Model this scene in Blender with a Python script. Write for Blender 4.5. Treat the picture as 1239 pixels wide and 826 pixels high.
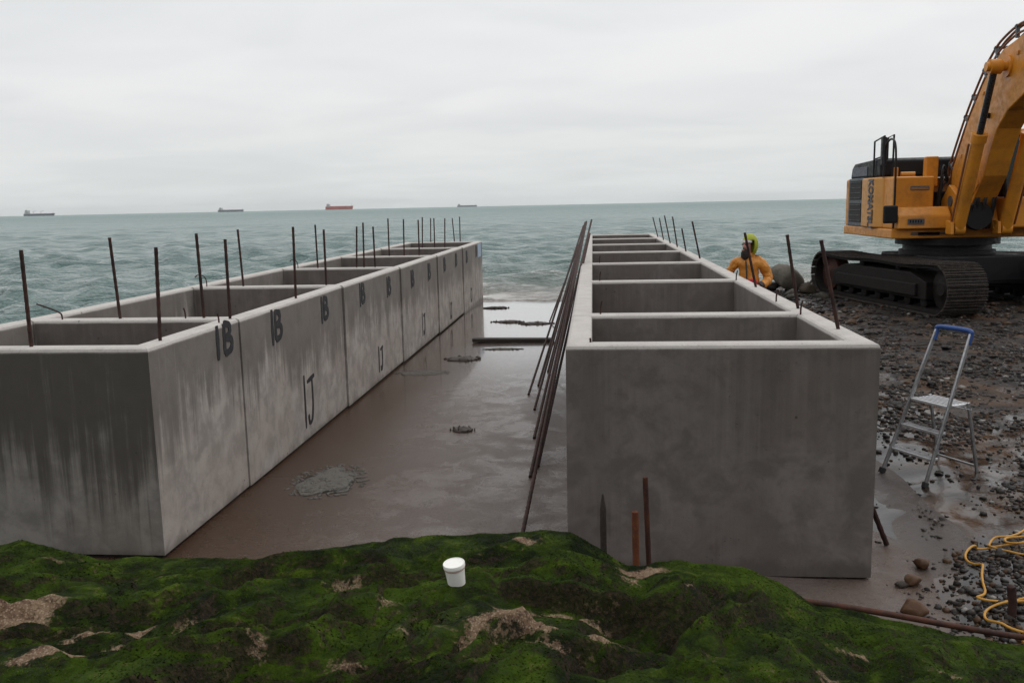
import bpy, bmesh, math, random
import numpy as np
from mathutils import Vector, Matrix

# ------------------------------------------------------------------ camera, world, sun
S = bpy.context.scene
C = S.collection
for o in list(bpy.data.objects):
    bpy.data.objects.remove(o)
R = math.radians
EYE = 2.4
cam_d = bpy.data.cameras.new('camera')
cam = bpy.data.objects.new('camera', cam_d)
C.objects.link(cam)
cam_d.sensor_width = 36.0
cam_d.lens = 1070.0 / 1239.0 * 36.0
cam_d.clip_start = 0.05
cam_d.clip_end = 40000
cam.matrix_world = (Matrix.Translation((0, 0, EYE)) @ Matrix.Rotation(R(5.3276), 4, 'Z')
                    @ Matrix.Rotation(R(90 - 8.7303), 4, 'X') @ Matrix.Rotation(R(-1.1987), 4, 'Z'))
S.camera = cam
S.view_settings.view_transform = 'Standard'
S.view_settings.look = 'None'
S.view_settings.exposure = 0.0
S.view_settings.gamma = 1.0

SUN_EL, SUN_AZ = R(50), R(62)          # azimuth measured from +Y towards +X
SUN_STRENGTH = 0.7
W = bpy.data.worlds.new('World')
S.world = W
W.use_nodes = True


class NT:
    """tiny node helper: n('ShaderNodeX', {input: value or socket}, prop=value)"""
    def __init__(self, tree):
        self.t = tree
        tree.nodes.clear()

    def n(self, kind, ins=None, **props):
        nd = self.t.nodes.new(kind)
        for k, v in props.items():
            setattr(nd, k, v)
        for k, v in (ins or {}).items():
            s = nd.inputs[k]
            if isinstance(v, bpy.types.NodeSocket):
                self.t.links.new(v, s)
            else:
                s.default_value = v
        return nd

    def math(self, op, a, b=0.0, c=0.0, clamp=False):
        nd = self.n('ShaderNodeMath', {0: a, 1: b, 2: c}, operation=op)
        nd.use_clamp = clamp
        return nd.outputs[0]

    def ramp(self, v, lo, hi, a=0.0, b=1.0):
        nd = self.n('ShaderNodeMapRange', {0: v, 1: lo, 2: hi, 3: a, 4: b}, interpolation_type='SMOOTHSTEP')
        return nd.outputs[0]

    def mix(self, f, a, b, mode='MIX'):
        nd = self.t.nodes.new('ShaderNodeMix')
        nd.data_type = 'RGBA'
        nd.blend_type = mode
        for s, v in ((nd.inputs[0], f), (nd.inputs[6], a), (nd.inputs[7], b)):
            if isinstance(v, bpy.types.NodeSocket):
                self.t.links.new(v, s)
            else:
                s.default_value = v if not isinstance(v, tuple) or len(v) == 4 else (*v, 1)
        return nd.outputs[2]

    def noise(self, vec, scale, detail=4.0, rough=0.55, dist=0.0):
        return self.n('ShaderNodeTexNoise', {'Vector': vec, 'Scale': scale, 'Detail': detail,
                                             'Roughness': rough, 'Distortion': dist}).outputs[0]

    def mapping(self, vec, scale=(1, 1, 1), rot=(0, 0, 0), loc=(0, 0, 0)):
        return self.n('ShaderNodeMapping', {'Vector': vec, 'Scale': scale, 'Rotation': rot, 'Location': loc}).outputs[0]


w = NT(W.node_tree)
sky_tex = w.n('ShaderNodeTexSky', sky_type='NISHITA')
sky_tex.sun_disc = False
sky_tex.sun_elevation = SUN_EL
sky_tex.sun_rotation = SUN_AZ
sky_tex.air_density = 1.0
sky_tex.dust_density = 3.0
gen = w.n('ShaderNodeTexCoord').outputs['Generated']
sepd = w.n('ShaderNodeSeparateXYZ', {0: gen})
zc = w.math('MAXIMUM', sepd.outputs[2], 0.0)
# cloud deck seen in perspective: direction divided by height
den = w.math('ADD', zc, 0.12)
deck = w.n('ShaderNodeCombineXYZ', {0: w.math('DIVIDE', sepd.outputs[0], den),
                                    1: w.math('DIVIDE', sepd.outputs[1], den), 2: 0.0}).outputs[0]
c1 = w.noise(w.mapping(deck, (0.60, 0.80, 1), loc=(3.1, 1.7, 0)), 1.0, 4.0, 0.45, 0.6)
c2 = w.noise(w.mapping(deck, (1.2, 1.5, 1), loc=(7.4, 0.2, 0)), 1.0, 5.0, 0.5, 0.8)
cl = w.math('ADD', w.math('MULTIPLY', c1, 0.65), w.math('MULTIPLY', c2, 0.35))
bright = w.ramp(cl, 0.32, 0.66, 0.93, 1.04)
grad = w.math('ADD', w.math('MULTIPLY', w.math('POWER', zc, 0.8), 0.50), 0.97)   # overcast sky: brighter towards the zenith
lum = w.math('MULTIPLY', w.math('MULTIPLY', bright, grad), 7.85)
tint = w.mix(w.ramp(cl, 0.36, 0.66), (0.975, 0.995, 1.01, 1), (1.0, 1.0, 1.0, 1))
tint = w.mix(w.ramp(zc, 0.0, 0.12), (0.965, 1.0, 0.995, 1), tint)
cloud = w.mix(1.0, tint, w.n('ShaderNodeCombineColor', {0: lum, 1: lum, 2: lum}).outputs[0], 'MULTIPLY')
col = w.mix(0.96, sky_tex.outputs[0], cloud)
bg = w.n('ShaderNodeBackground', {'Color': col, 'Strength': 0.1})
wo = w.n('ShaderNodeOutputWorld', {0: bg.outputs[0]})

sd = bpy.data.lights.new('sun', 'SUN')
sd.energy = SUN_STRENGTH
sd.angle = R(30)
sd.color = (1.0, 0.97, 0.93)
sun = bpy.data.objects.new('sun', sd)
C.objects.link(sun)
dvec = Vector((math.sin(SUN_AZ) * math.cos(SUN_EL), math.cos(SUN_AZ) * math.cos(SUN_EL), math.sin(SUN_EL)))
sun.rotation_euler = (-dvec).to_track_quat('-Z', 'Y').to_euler()

rnd = random.Random(7)
rng = np.random.default_rng(11)


# ------------------------------------------------------------------ numpy noise
_perm = np.random.default_rng(5).permutation(256)
_perm = np.concatenate([_perm, _perm, _perm])
_ga = np.random.default_rng(6).uniform(0, 2 * np.pi, 256)
_gx, _gy = np.cos(_ga), np.sin(_ga)


def perlin(x, y, seed=0):
    x = np.asarray(x, float) + seed * 17.31
    y = np.asarray(y, float) + seed * 9.77
    xi = np.floor(x).astype(int)
    yi = np.floor(y).astype(int)
    xf, yf = x - xi, y - yi
    u = xf * xf * xf * (xf * (xf * 6 - 15) + 10)
    v = yf * yf * yf * (yf * (yf * 6 - 15) + 10)
    xi &= 255
    yi &= 255

    def g(ix, iy, dx, dy):
        h = _perm[_perm[ix & 255] + (iy & 255)]
        return _gx[h] * dx + _gy[h] * dy
    a = g(xi, yi, xf, yf)
    b = g(xi + 1, yi, xf - 1, yf)
    c = g(xi, yi + 1, xf, yf - 1)
    d = g(xi + 1, yi + 1, xf - 1, yf - 1)
    return ((a * (1 - u) + b * u) * (1 - v) + (c * (1 - u) + d * u) * v) * 1.5


def fbm(x, y, oct=4, seed=0, gain=0.5):
    s, a, f = 0, 1.0, 1.0
    for i in range(oct):
        s = s + a * perlin(x * f, y * f, seed + i * 3)
        a *= gain
        f *= 2.03
    return s


def sstep(a, b, x):
    t = np.clip((x - a) / (b - a), 0, 1)
    return t * t * (3 - 2 * t)


# ------------------------------------------------------------------ object helpers
def tag(o, label=None, cat=None, group=None, kind=None):
    if label: o['label'] = label
    if cat: o['category'] = cat
    if group: o['group'] = group
    if kind: o['kind'] = kind
    return o


def empty(name, loc=(0, 0, 0), rz=0.0, **kw):
    o = bpy.data.objects.new(name, None)
    o.empty_display_size = 0.2
    C.objects.link(o)
    o.location = loc
    o.rotation_euler = (0, 0, rz)
    return tag(o, **kw)


def link(name, me, mat=None, parent=None, smooth=False):
    o = bpy.data.objects.new(name, me)
    C.objects.link(o)
    if mat is not None:
        me.materials.clear()
        for m in (mat if isinstance(mat, (list, tuple)) else [mat]):
            me.materials.append(m)
    if smooth:
        me.polygons.foreach_set('use_smooth', [True] * len(me.polygons))
    if parent is not None:
        o.parent = parent
    return o


def np_mesh(name, V, F):
    """V (n,3), F (m,k) all faces of k corners"""
    V = np.asarray(V, np.float32)
    F = np.asarray(F, np.int32)
    me = bpy.data.meshes.new(name)
    me.vertices.add(len(V))
    me.vertices.foreach_set('co', V.ravel())
    m, k = F.shape
    me.loops.add(m * k)
    me.loops.foreach_set('vertex_index', F.ravel())
    me.polygons.add(m)
    me.polygons.foreach_set('loop_start', np.arange(m, dtype=np.int32) * k)
    me.update(calc_edges=True)
    me.validate()
    return me


def grid_faces(nr, nc):
    i = np.arange(nr - 1)[:, None] * nc + np.arange(nc - 1)[None, :]
    return np.stack([i, i + 1, i + nc + 1, i + nc], -1).reshape(-1, 4)


def attr(me, name, vals):
    a = me.attributes.new(name, 'FLOAT', 'POINT')
    a.data.foreach_set('value', np.asarray(vals, np.float32).ravel())


class MB:
    """collects shapes in one bmesh and links them as one mesh object"""
    def __init__(self):
        self.v, self.f = [], []

    def add(self, vs, fs):
        b = len(self.v)
        self.v += [tuple(p) for p in vs]
        self.f += [tuple(b + i for i in q) for q in fs]
        return self

    def box(self, c, s, rot=None, taper=None):
        x, y, z = s[0] / 2, s[1] / 2, s[2] / 2
        P = [Vector((sx * x, sy * y, sz * z)) for sz in (-1, 1) for sy in (-1, 1) for sx in (-1, 1)]
        if taper:
            for p in P:
                if p.z > 0:
                    p.x *= taper[0]
                    p.y *= taper[1]
        if rot is not None:
            m = rot if isinstance(rot, Matrix) else Matrix.Rotation(rot[2], 3, 'Z') @ Matrix.Rotation(rot[1], 3, 'Y') @ Matrix.Rotation(rot[0], 3, 'X')
            P = [m @ p for p in P]
        P = [p + Vector(c) for p in P]
        return self.add(P, [(0, 2, 3, 1), (4, 5, 7, 6), (0, 1, 5, 4), (2, 6, 7, 3), (0, 4, 6, 2), (1, 3, 7, 5)])

    def b2(self, x0, x1, y0, y1, z0, z1):
        return self.box(((x0 + x1) / 2, (y0 + y1) / 2, (z0 + z1) / 2), (x1 - x0, y1 - y0, z1 - z0))

    def prism(self, poly, a, b, axis='x'):
        """polygon of (u,v) extruded along axis from a to b; u,v are the other two axes in order"""
        def pt(u, v, w):
            return {'x': (w, u, v), 'y': (u, w, v), 'z': (u, v, w)}[axis]
        n = len(poly)
        vs = [pt(u, v, a) for u, v in poly] + [pt(u, v, b) for u, v in poly]
        fs = [tuple(range(n))[::-1], tuple(range(n, 2 * n))]
        fs += [(i, (i + 1) % n, n + (i + 1) % n, n + i) for i in range(n)]
        return self.add(vs, fs)

    def tube(self, pts, r, seg=8, cap=True):
        pts = [Vector(p) for p in pts]
        n = len(pts)
        rs = r if isinstance(r, (list, tuple)) else [r] * n
        vs, fs = [], []
        up = None
        for i, p in enumerate(pts):
            d = (pts[min(i + 1, n - 1)] - pts[max(i - 1, 0)])
            d = d.normalized() if d.length > 1e-9 else Vector((0, 0, 1))
            if up is None:
                up = d.orthogonal().normalized()
            else:
                up = up - d * up.dot(d)
                up = up.normalized() if up.length > 1e-6 else d.orthogonal().normalized()
            q = d.cross(up)
            for k in range(seg):
                a = 2 * math.pi * k / seg
                vs.append(p + (up * math.cos(a) + q * math.sin(a)) * rs[i])
        for i in range(n - 1):
            for k in range(seg):
                a, b = i * seg + k, i * seg + (k + 1) % seg
                fs.append((a, b, b + seg, a + seg))
        if cap:
            fs.append(tuple(range(seg))[::-1])
            fs.append(tuple((n - 1) * seg + k for k in range(seg)))
        return self.add(vs, fs)

    def cyl(self, a, b, r, seg=16, r2=None):
        return self.tube([a, b], [r, r if r2 is None else r2], seg)

    def lathe(self, prof, c=(0, 0, 0), seg=24, axis=None):
        vs, fs = [], []
        m = axis or Matrix.Identity(3)
        for r, z in prof:
            for k in range(seg):
                a = 2 * math.pi * k / seg
                vs.append(m @ Vector((r * math.cos(a), r * math.sin(a), z)) + Vector(c))
        for i in range(len(prof) - 1):
            for k in range(seg):
                a, b = i * seg + k, i * seg + (k + 1) % seg
                fs.append((a, b, b + seg, a + seg))
        fs.append(tuple(range(seg))[::-1])
        fs.append(tuple((len(prof) - 1) * seg + k for k in range(seg)))
        return self.add(vs, fs)

    def build(self, name, mat, parent=None, bevel=0.0, seg=2, smooth=False, sub=0, tf=None):
        me = bpy.data.meshes.new(name)
        V = self.v if tf is None else [tuple(tf @ Vector(p)) for p in self.v]
        me.from_pydata(V, [], self.f)
        bm = bmesh.new()
        bm.from_mesh(me)
        bmesh.ops.recalc_face_normals(bm, faces=bm.faces)
        bm.to_mesh(me)
        bm.free()
        o = link(name, me, mat, parent, smooth)
        if smooth and not sub:
            a = o.modifiers.new('auto', 'EDGE_SPLIT')
            a.split_angle = R(40)
        if bevel:
            b = o.modifiers.new('bevel', 'BEVEL')
            b.width = bevel
            b.segments = seg
            b.limit_method = 'ANGLE'
            b.angle_limit = R(35)
        if sub:
            s = o.modifiers.new('sub', 'SUBSURF')
            s.levels = s.render_levels = sub
        return o


def smooth_path(pts, n=8):
    """Catmull-Rom through pts"""
    P = [Vector(p) for p in pts]
    P = [P[0] * 2 - P[1]] + P + [P[-1] * 2 - P[-2]]
    out = []
    for i in range(1, len(P) - 2):
        for k in range(n):
            t = k / n
            a, b, c, d = P[i - 1], P[i], P[i + 1], P[i + 2]
            out.append(0.5 * ((2 * b) + (c - a) * t + (2 * a - 5 * b + 4 * c - d) * t * t + (3 * b - a - 3 * c + d) * t ** 3))
    out.append(P[-2])
    return out


# ------------------------------------------------------------------ materials
def new_mat(name):
    m = bpy.data.materials.new(name)
    m.use_nodes = True
    return m, NT(m.node_tree)


def finish(nt, base, rough, bump=None, dist=0.01, strength=1.0, **extra):
    ins = {'Base Color': base if isinstance(base, bpy.types.NodeSocket) else (*base[:3], 1), 'Roughness': rough}
    ins.update(extra)
    if bump is not None:
        ins['Normal'] = nt.n('ShaderNodeBump', {'Height': bump, 'Distance': dist, 'Strength': strength}).outputs[0]
    p = nt.n('ShaderNodeBsdfPrincipled', ins)
    nt.n('ShaderNodeOutputMaterial', {0: p.outputs[0]})
    return p


def wpos(nt):
    return nt.n('ShaderNodeNewGeometry').outputs['Position']


def plain(name, colr, rough=0.5, metal=0.0, dirt=0.35, dirt_col=(0.05, 0.04, 0.03), scale=5.0, spec=0.5, bump=0.0):
    """painted / plastic / metal surface with blotchy grime and worn gloss"""
    m, t = new_mat(name)
    oc = t.n('ShaderNodeTexCoord').outputs['Object']
    n1 = t.noise(oc, scale, 6.0, 0.6)
    n2 = t.noise(oc, scale * 6, 4.0, 0.6)
    mixv = t.math('ADD', t.math('MULTIPLY', n1, 0.7), t.math('MULTIPLY', n2, 0.3))
    f = t.math('MULTIPLY', t.ramp(mixv, 0.42, 0.72), dirt)
    c = t.mix(f, colr, dirt_col)
    r = t.ramp(n2, 0.3, 0.7, max(0.05, rough - 0.12), min(1, rough + 0.15))
    finish(t, c, r, n2 if bump else None, bump or 0.001, 1.0, Metallic=metal, **{'Specular IOR Level': spec})
    return m


def concrete(name, light=(0.30, 0.285, 0.27), dark=(0.085, 0.08, 0.073), stain=0.5, z0=-0.1, z1=1.15, pale=0.4, seed=0.0, h0=-0.25, h1=0.36, streak=1.0):
    """form-cast concrete with rain streaks running down from the rim"""
    m, t = new_mat(name)
    P = t.mapping(wpos(t), loc=(seed, seed * 1.7, 0))
    z = t.n('ShaderNodeSeparateXYZ', {0: wpos(t)}).outputs[2]
    big = t.noise(P, 0.9, 5.0, 0.6, 0.4)
    mott = t.noise(P, 4.5, 6.0, 0.62, 0.3)
    fine = t.noise(P, 70.0, 4.0, 0.6)
    st1 = t.noise(t.mapping(P, (3.4, 3.4, 0.25)), 1.0, 6.0, 0.66)
    st2 = t.noise(t.mapping(P, (22, 22, 0.45)), 1.0, 5.0, 0.65)
    c = t.mix(t.ramp(mott, 0.34, 0.66), tuple(0.72 * v for v in light), tuple(1.16 * v for v in light))
    c = t.mix(t.ramp(big, 0.35, 0.7), c, t.mix(0.5, c, (light[0] * 0.9, light[1] * 0.82, light[2] * 0.77, 1)))
    hgt = t.n('ShaderNodeMapRange', {0: z, 1: z0, 2: z1, 3: h0, 4: h1}).outputs[0]
    sm = t.math('ADD', t.math('ADD', t.math('MULTIPLY', st1, 0.85), t.math('MULTIPLY', t.math('SUBTRACT', st2, 0.18), 0.60)), hgt)
    if streak < 1:
        sm = t.math('ADD', t.math('MULTIPLY', t.math('SUBTRACT', sm, 0.62), streak), t.math('ADD', 0.62, t.math('MULTIPLY', t.math('SUBTRACT', mott, 0.5), 0.75)))
    sm = t.math('ADD', sm, t.math('MULTIPLY', t.math('SUBTRACT', big, 0.5), 0.5))
    notop = t.ramp(z, 1.455, 1.485, 1.0, 0.12)
    sf = t.math('MULTIPLY', t.math('MULTIPLY', t.ramp(sm, 0.60, 0.84), stain), notop)
    c = t.mix(sf, c, dark)
    pl = t.math('MULTIPLY', t.ramp(t.math('ADD', st2, t.math('MULTIPLY', st1, 0.6)), 0.93, 1.12), pale)
    c = t.mix(pl, c, (light[0] * 1.35, light[1] * 1.35, light[2] * 1.35, 1))
    # paler band over the rim
    rimn = t.math('ADD', z, t.math('MULTIPLY', t.math('SUBTRACT', mott, 0.5), 0.02))
    rim = t.math('MULTIPLY', t.ramp(rimn, 1.462, 1.482), 0.92)
    rc = t.mix(t.ramp(mott, 0.35, 0.7), (0.52, 0.49, 0.46, 1), (0.44, 0.41, 0.385, 1))
    rc = t.mix(t.math('MULTIPLY', t.ramp(fine, 0.5, 0.75), 0.35), rc, (0.24, 0.22, 0.20, 1))
    c = t.mix(rim, c, rc)
    # damp line at the foot, also painting in the shaded gap, and pin holes
    foot = t.math('MULTIPLY', t.ramp(t.math('ADD', z, t.math('MULTIPLY', mott, 0.12)), 0.06, 0.16, 1.0, 0.0), 0.6)
    c = t.mix(foot, c, dark)
    vor = t.n('ShaderNodeTexVoronoi', {'Vector': P, 'Scale': 22.0}).outputs[0]
    pin = t.ramp(vor, 0.05, 0.12, 1.0, 0.0)
    pin = t.math('MULTIPLY', pin, t.ramp(mott, 0.52, 0.62))
    c = t.mix(t.math('MULTIPLY', pin, 0.6), c, dark)
    v2_ = t.n('ShaderNodeTexVoronoi', {'Vector': P, 'Scale': 6.5}).outputs[0]
    c = t.mix(t.math('MULTIPLY', t.math('MULTIPLY', t.ramp(v2_, 0.045, 0.075, 1.0, 0.0), t.ramp(big, 0.45, 0.6)), 0.75), c, tuple(v * .5 for v in dark))
    c = t.mix(t.math('MULTIPLY', t.ramp(fine, 0.5, 0.8), 0.22), c, dark)
    h = t.math('ADD', t.math('MULTIPLY', fine, 0.25), t.math('SUBTRACT', t.math('MULTIPLY', mott, 0.6), pin))
    r = t.n('ShaderNodeMapRange', {0: sf, 1: 0.0, 2: 0.8, 3: 0.85, 4: 0.6}).outputs[0]
    finish(t, c, r, h, 0.004, 0.8, **{'Specular IOR Level': 0.3})
    return m


M = {}
M['concrete_side'] = concrete('weathered concrete', (0.355, 0.325, 0.303), (0.105, 0.093, 0.082), stain=0.72, z0=0.25, z1=1.35)
M['concrete_end'] = concrete('rain stained concrete', (0.235, 0.222, 0.202), (0.072, 0.065, 0.056), 0.90, z0=0.0, z1=1.0, pale=0.3, seed=5.3, h0=-0.10, h1=0.24)
M['concrete_grey'] = concrete('dark grey concrete', (0.170, 0.149, 0.137), (0.080, 0.068, 0.061), 0.7, pale=0.22, seed=9.0, h0=-0.12, h1=0.16, streak=0.5)  # plain darker tone for cross walls and the right row


def rust_mat(name, a=(0.055, 0.026, 0.02), b=(0.022, 0.014, 0.013), hi=(0.16, 0.055, 0.025), f=0.3):
    m, t = new_mat(name)
    P = wpos(t)
    n1 = t.noise(P, 9.0, 6.0, 0.65)
    n2 = t.noise(P, 55.0, 5.0, 0.65)
    c = t.mix(t.ramp(n1, 0.35, 0.65), a, b)
    c = t.mix(t.math('MULTIPLY', t.ramp(n2, 0.5, 0.75), f), c, hi)
    finish(t, c, t.ramp(n2, 0.3, 0.7, 0.55, 0.85), n2, 0.002, 0.8, **{'Specular IOR Level': 0.25})
    return m


M['rust'] = rust_mat('dark rusty steel')
M['rust_orange'] = rust_mat('orange rusty steel', (0.15, 0.050, 0.022), (0.09, 0.030, 0.016), (0.26, 0.11, 0.05), 0.5)
M['rust_brown'] = rust_mat('brown rusty steel', (0.075, 0.028, 0.017), (0.032, 0.016, 0.013), (0.16, 0.06, 0.028), 0.4)
M['black_paint'] = plain('black marking paint', (0.014, 0.015, 0.019), 0.7, dirt=0.3, dirt_col=(0.10, 0.095, 0.09), scale=14.0)
M['yellow'] = plain('yellow machine paint', (0.60, 0.235, 0.020), 0.42, dirt=0.6, dirt_col=(0.16, 0.07, 0.02), scale=1.6)
M['yellow_pale'] = plain('sun faded yellow paint', (0.58, 0.27, 0.055), 0.45, dirt=0.3, dirt_col=(0.25, 0.14, 0.06), scale=1.6)
M['machine_black'] = plain('black machine paint', (0.008, 0.008, 0.010), 0.5, dirt=0.4, dirt_col=(0.022, 0.018, 0.016), scale=2.0, spec=0.3)
M['machine_grey'] = plain('grey machine paint', (0.075, 0.085, 0.098), 0.5, dirt=0.3, scale=2.5)
M['grille'] = plain('dark grille mesh', (0.010, 0.009, 0.009), 0.7, dirt=0.3, scale=9.0)
M['track'] = rust_mat('muddy track steel', (0.013, 0.0095, 0.008), (0.007, 0.0055, 0.005), (0.040, 0.028, 0.022), 0.35)
M['shoe'] = rust_mat('worn steel with painted glints', (0.040, 0.031, 0.026), (0.016, 0.013, 0.012), (0.34, 0.30, 0.27), 0.5)  # pale mottle: wear plus wet highlights painted into the colour
M['chrome'] = plain('chromed rod', (0.55, 0.55, 0.56), 0.15, 1.0, dirt=0.2)
M['rod_dark'] = plain('dark oily rod', (0.035, 0.038, 0.045), 0.3, 0.4, dirt=0.2)
M['hose_black'] = plain('black hydraulic hose', (0.012, 0.012, 0.013), 0.5)
M['pipe_brown'] = plain('rust brown hydraulic pipe', (0.20, 0.075, 0.03), 0.5, dirt=0.4)
M['lettering'] = plain('dark lettering film', (0.02, 0.024, 0.05), 0.4, dirt=0.1)
M['alu'] = plain('brushed aluminium', (0.40, 0.405, 0.42), 0.38, 0.9, dirt=0.6, dirt_col=(0.18, 0.16, 0.14), scale=7.0)
M['alu_white'] = plain('ribbed aluminium tread', (0.62, 0.63, 0.65), 0.42, 0.6, dirt=0.3, dirt_col=(0.25, 0.22, 0.2), scale=9.0)
M['blue_plastic'] = plain('blue plastic', (0.010, 0.055, 0.22), 0.4, dirt=0.2, scale=9.0)
M['black_rubber'] = plain('black rubber', (0.013, 0.013, 0.013), 0.7)
M['white_plastic'] = plain('white tub plastic', (0.80, 0.79, 0.75), 0.42, dirt=0.22, dirt_col=(0.42, 0.37, 0.31), scale=9.0)
M['lid_plastic'] = plain('white lid plastic', (0.84, 0.83, 0.79), 0.4, dirt=0.25, dirt_col=(0.5, 0.43, 0.36), scale=11.0)
M['seal'] = plain('grubby seal strip', (0.52, 0.40, 0.34), 0.5, dirt=0.4)
M['hose_yellow'] = plain('yellow hose', (0.50, 0.245, 0.025), 0.45, dirt=0.4, dirt_col=(0.22, 0.12, 0.04), scale=7.0)
M['jacket'] = plain('orange oilskin', (0.60, 0.235, 0.028), 0.5, dirt=0.45, dirt_col=(0.38, 0.14, 0.03), scale=6.0, bump=0.01)
M['trousers'] = plain('orange trousers', (0.55, 0.20, 0.03), 0.55, dirt=0.4, dirt_col=(0.10, 0.06, 0.03), scale=4.0, bump=0.01)
M['hood'] = plain('yellow green hood cloth', (0.34, 0.38, 0.02), 0.6, dirt=0.6, dirt_col=(0.25, 0.30, 0.02), scale=9.0, bump=0.01)
M['skin'] = plain('ruddy skin', (0.44, 0.20, 0.155), 0.5, dirt=0.25, dirt_col=(0.28, 0.10, 0.08), scale=14.0)
M['hair'] = plain('dark beard hair', (0.022, 0.016, 0.014), 0.8, dirt=0.3, scale=40.0, bump=0.01)
M['white_cloth'] = plain('white cloth', (0.78, 0.77, 0.74), 0.7, dirt=0.15, scale=15.0)
M['red_cloth'] = plain('red cloth', (0.50, 0.018, 0.03), 0.6, dirt=0.2, dirt_col=(0.25, 0.01, 0.02), scale=9.0, bump=0.01)
M['black_glove'] = plain('dark work glove', (0.03, 0.025, 0.025), 0.7)
M['shadow_bedding'] = plain('shadow toned strip', (0.018, 0.014, 0.012), 0.7, dirt=0.3)
M['wood_dark'] = plain('wet dark timber', (0.030, 0.021, 0.016), 0.65, dirt=0.5, dirt_col=(0.02, 0.016, 0.014), scale=6.0, bump=0.006)
M['weed'] = plain('dark wrack', (0.045, 0.030, 0.022), 0.45, dirt=0.5, dirt_col=(0.02, 0.018, 0.01), scale=20.0, bump=0.01)
M['mortar'] = plain('spilled mortar', (0.135, 0.125, 0.110), 0.85, dirt=0.6, dirt_col=(0.06, 0.055, 0.045), scale=12.0, bump=0.02)
M['pale_blue'] = plain('pale blue paint', (0.30, 0.40, 0.52), 0.6, dirt=0.4, dirt_col=(0.3, 0.29, 0.27), scale=5.0)
M['boots'] = plain('boot rubber', (0.012, 0.014, 0.012), 0.5)


def glass_mat():
    m, t = new_mat('tinted cab glass')
    finish(t, (0.008, 0.018, 0.016), 0.12, **{'Specular IOR Level': 0.22})
    return m


M['glass'] = glass_mat()


def stone_mat(name, use_tone=True, a=(0.010, 0.008, 0.007), b=(0.040, 0.034, 0.030), brown=(0.070, 0.038, 0.020), wet=0.32, pale=(0.24, 0.225, 0.21)):
    m, t = new_mat(name)
    P = wpos(t)
    if use_tone:
        tone = t.n('ShaderNodeAttribute', attribute_name='tone').outputs['Fac']
    else:
        tone = t.n('ShaderNodeObjectInfo').outputs['Random']
    n1 = t.noise(P, 14.0, 5.0, 0.6)
    c = t.mix(t.ramp(tone, 0.0, 0.72), a, b)
    c = t.mix(t.ramp(tone, 0.72, 0.76), c, brown)
    c = t.mix(t.ramp(tone, 0.90, 0.92), c, (*pale, 1))
    c = t.mix(t.math('MULTIPLY', t.ramp(n1, 0.45, 0.75), 0.5), c, tuple(v * 0.45 for v in a))
    n2 = t.noise(P, 90.0, 4.0, 0.6)
    finish(t, c, t.ramp(n1, 0.3, 0.7, wet, wet + 0.35), n2, 0.004, 0.6, **{'Specular IOR Level': 0.22})
    return m


M['pebble'] = stone_mat('wet beach pebbles')
M['stone'] = stone_mat('wet beach stone', False)
M['stone_brown'] = stone_mat('orange brown stone', False, (0.070, 0.036, 0.020), (0.10, 0.052, 0.028), (0.085, 0.042, 0.022), 0.35, (0.11, 0.06, 0.034))
M['boulder'] = stone_mat('shore boulder', False, (0.030, 0.026, 0.021), (0.066, 0.058, 0.047), (0.055, 0.042, 0.028), 0.5, (0.15, 0.14, 0.125))


M['boulder_pale'] = stone_mat('pale shore boulder', False, (0.115, 0.102, 0.084), (0.15, 0.135, 0.112), (0.13, 0.11, 0.085), 0.6)


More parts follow.
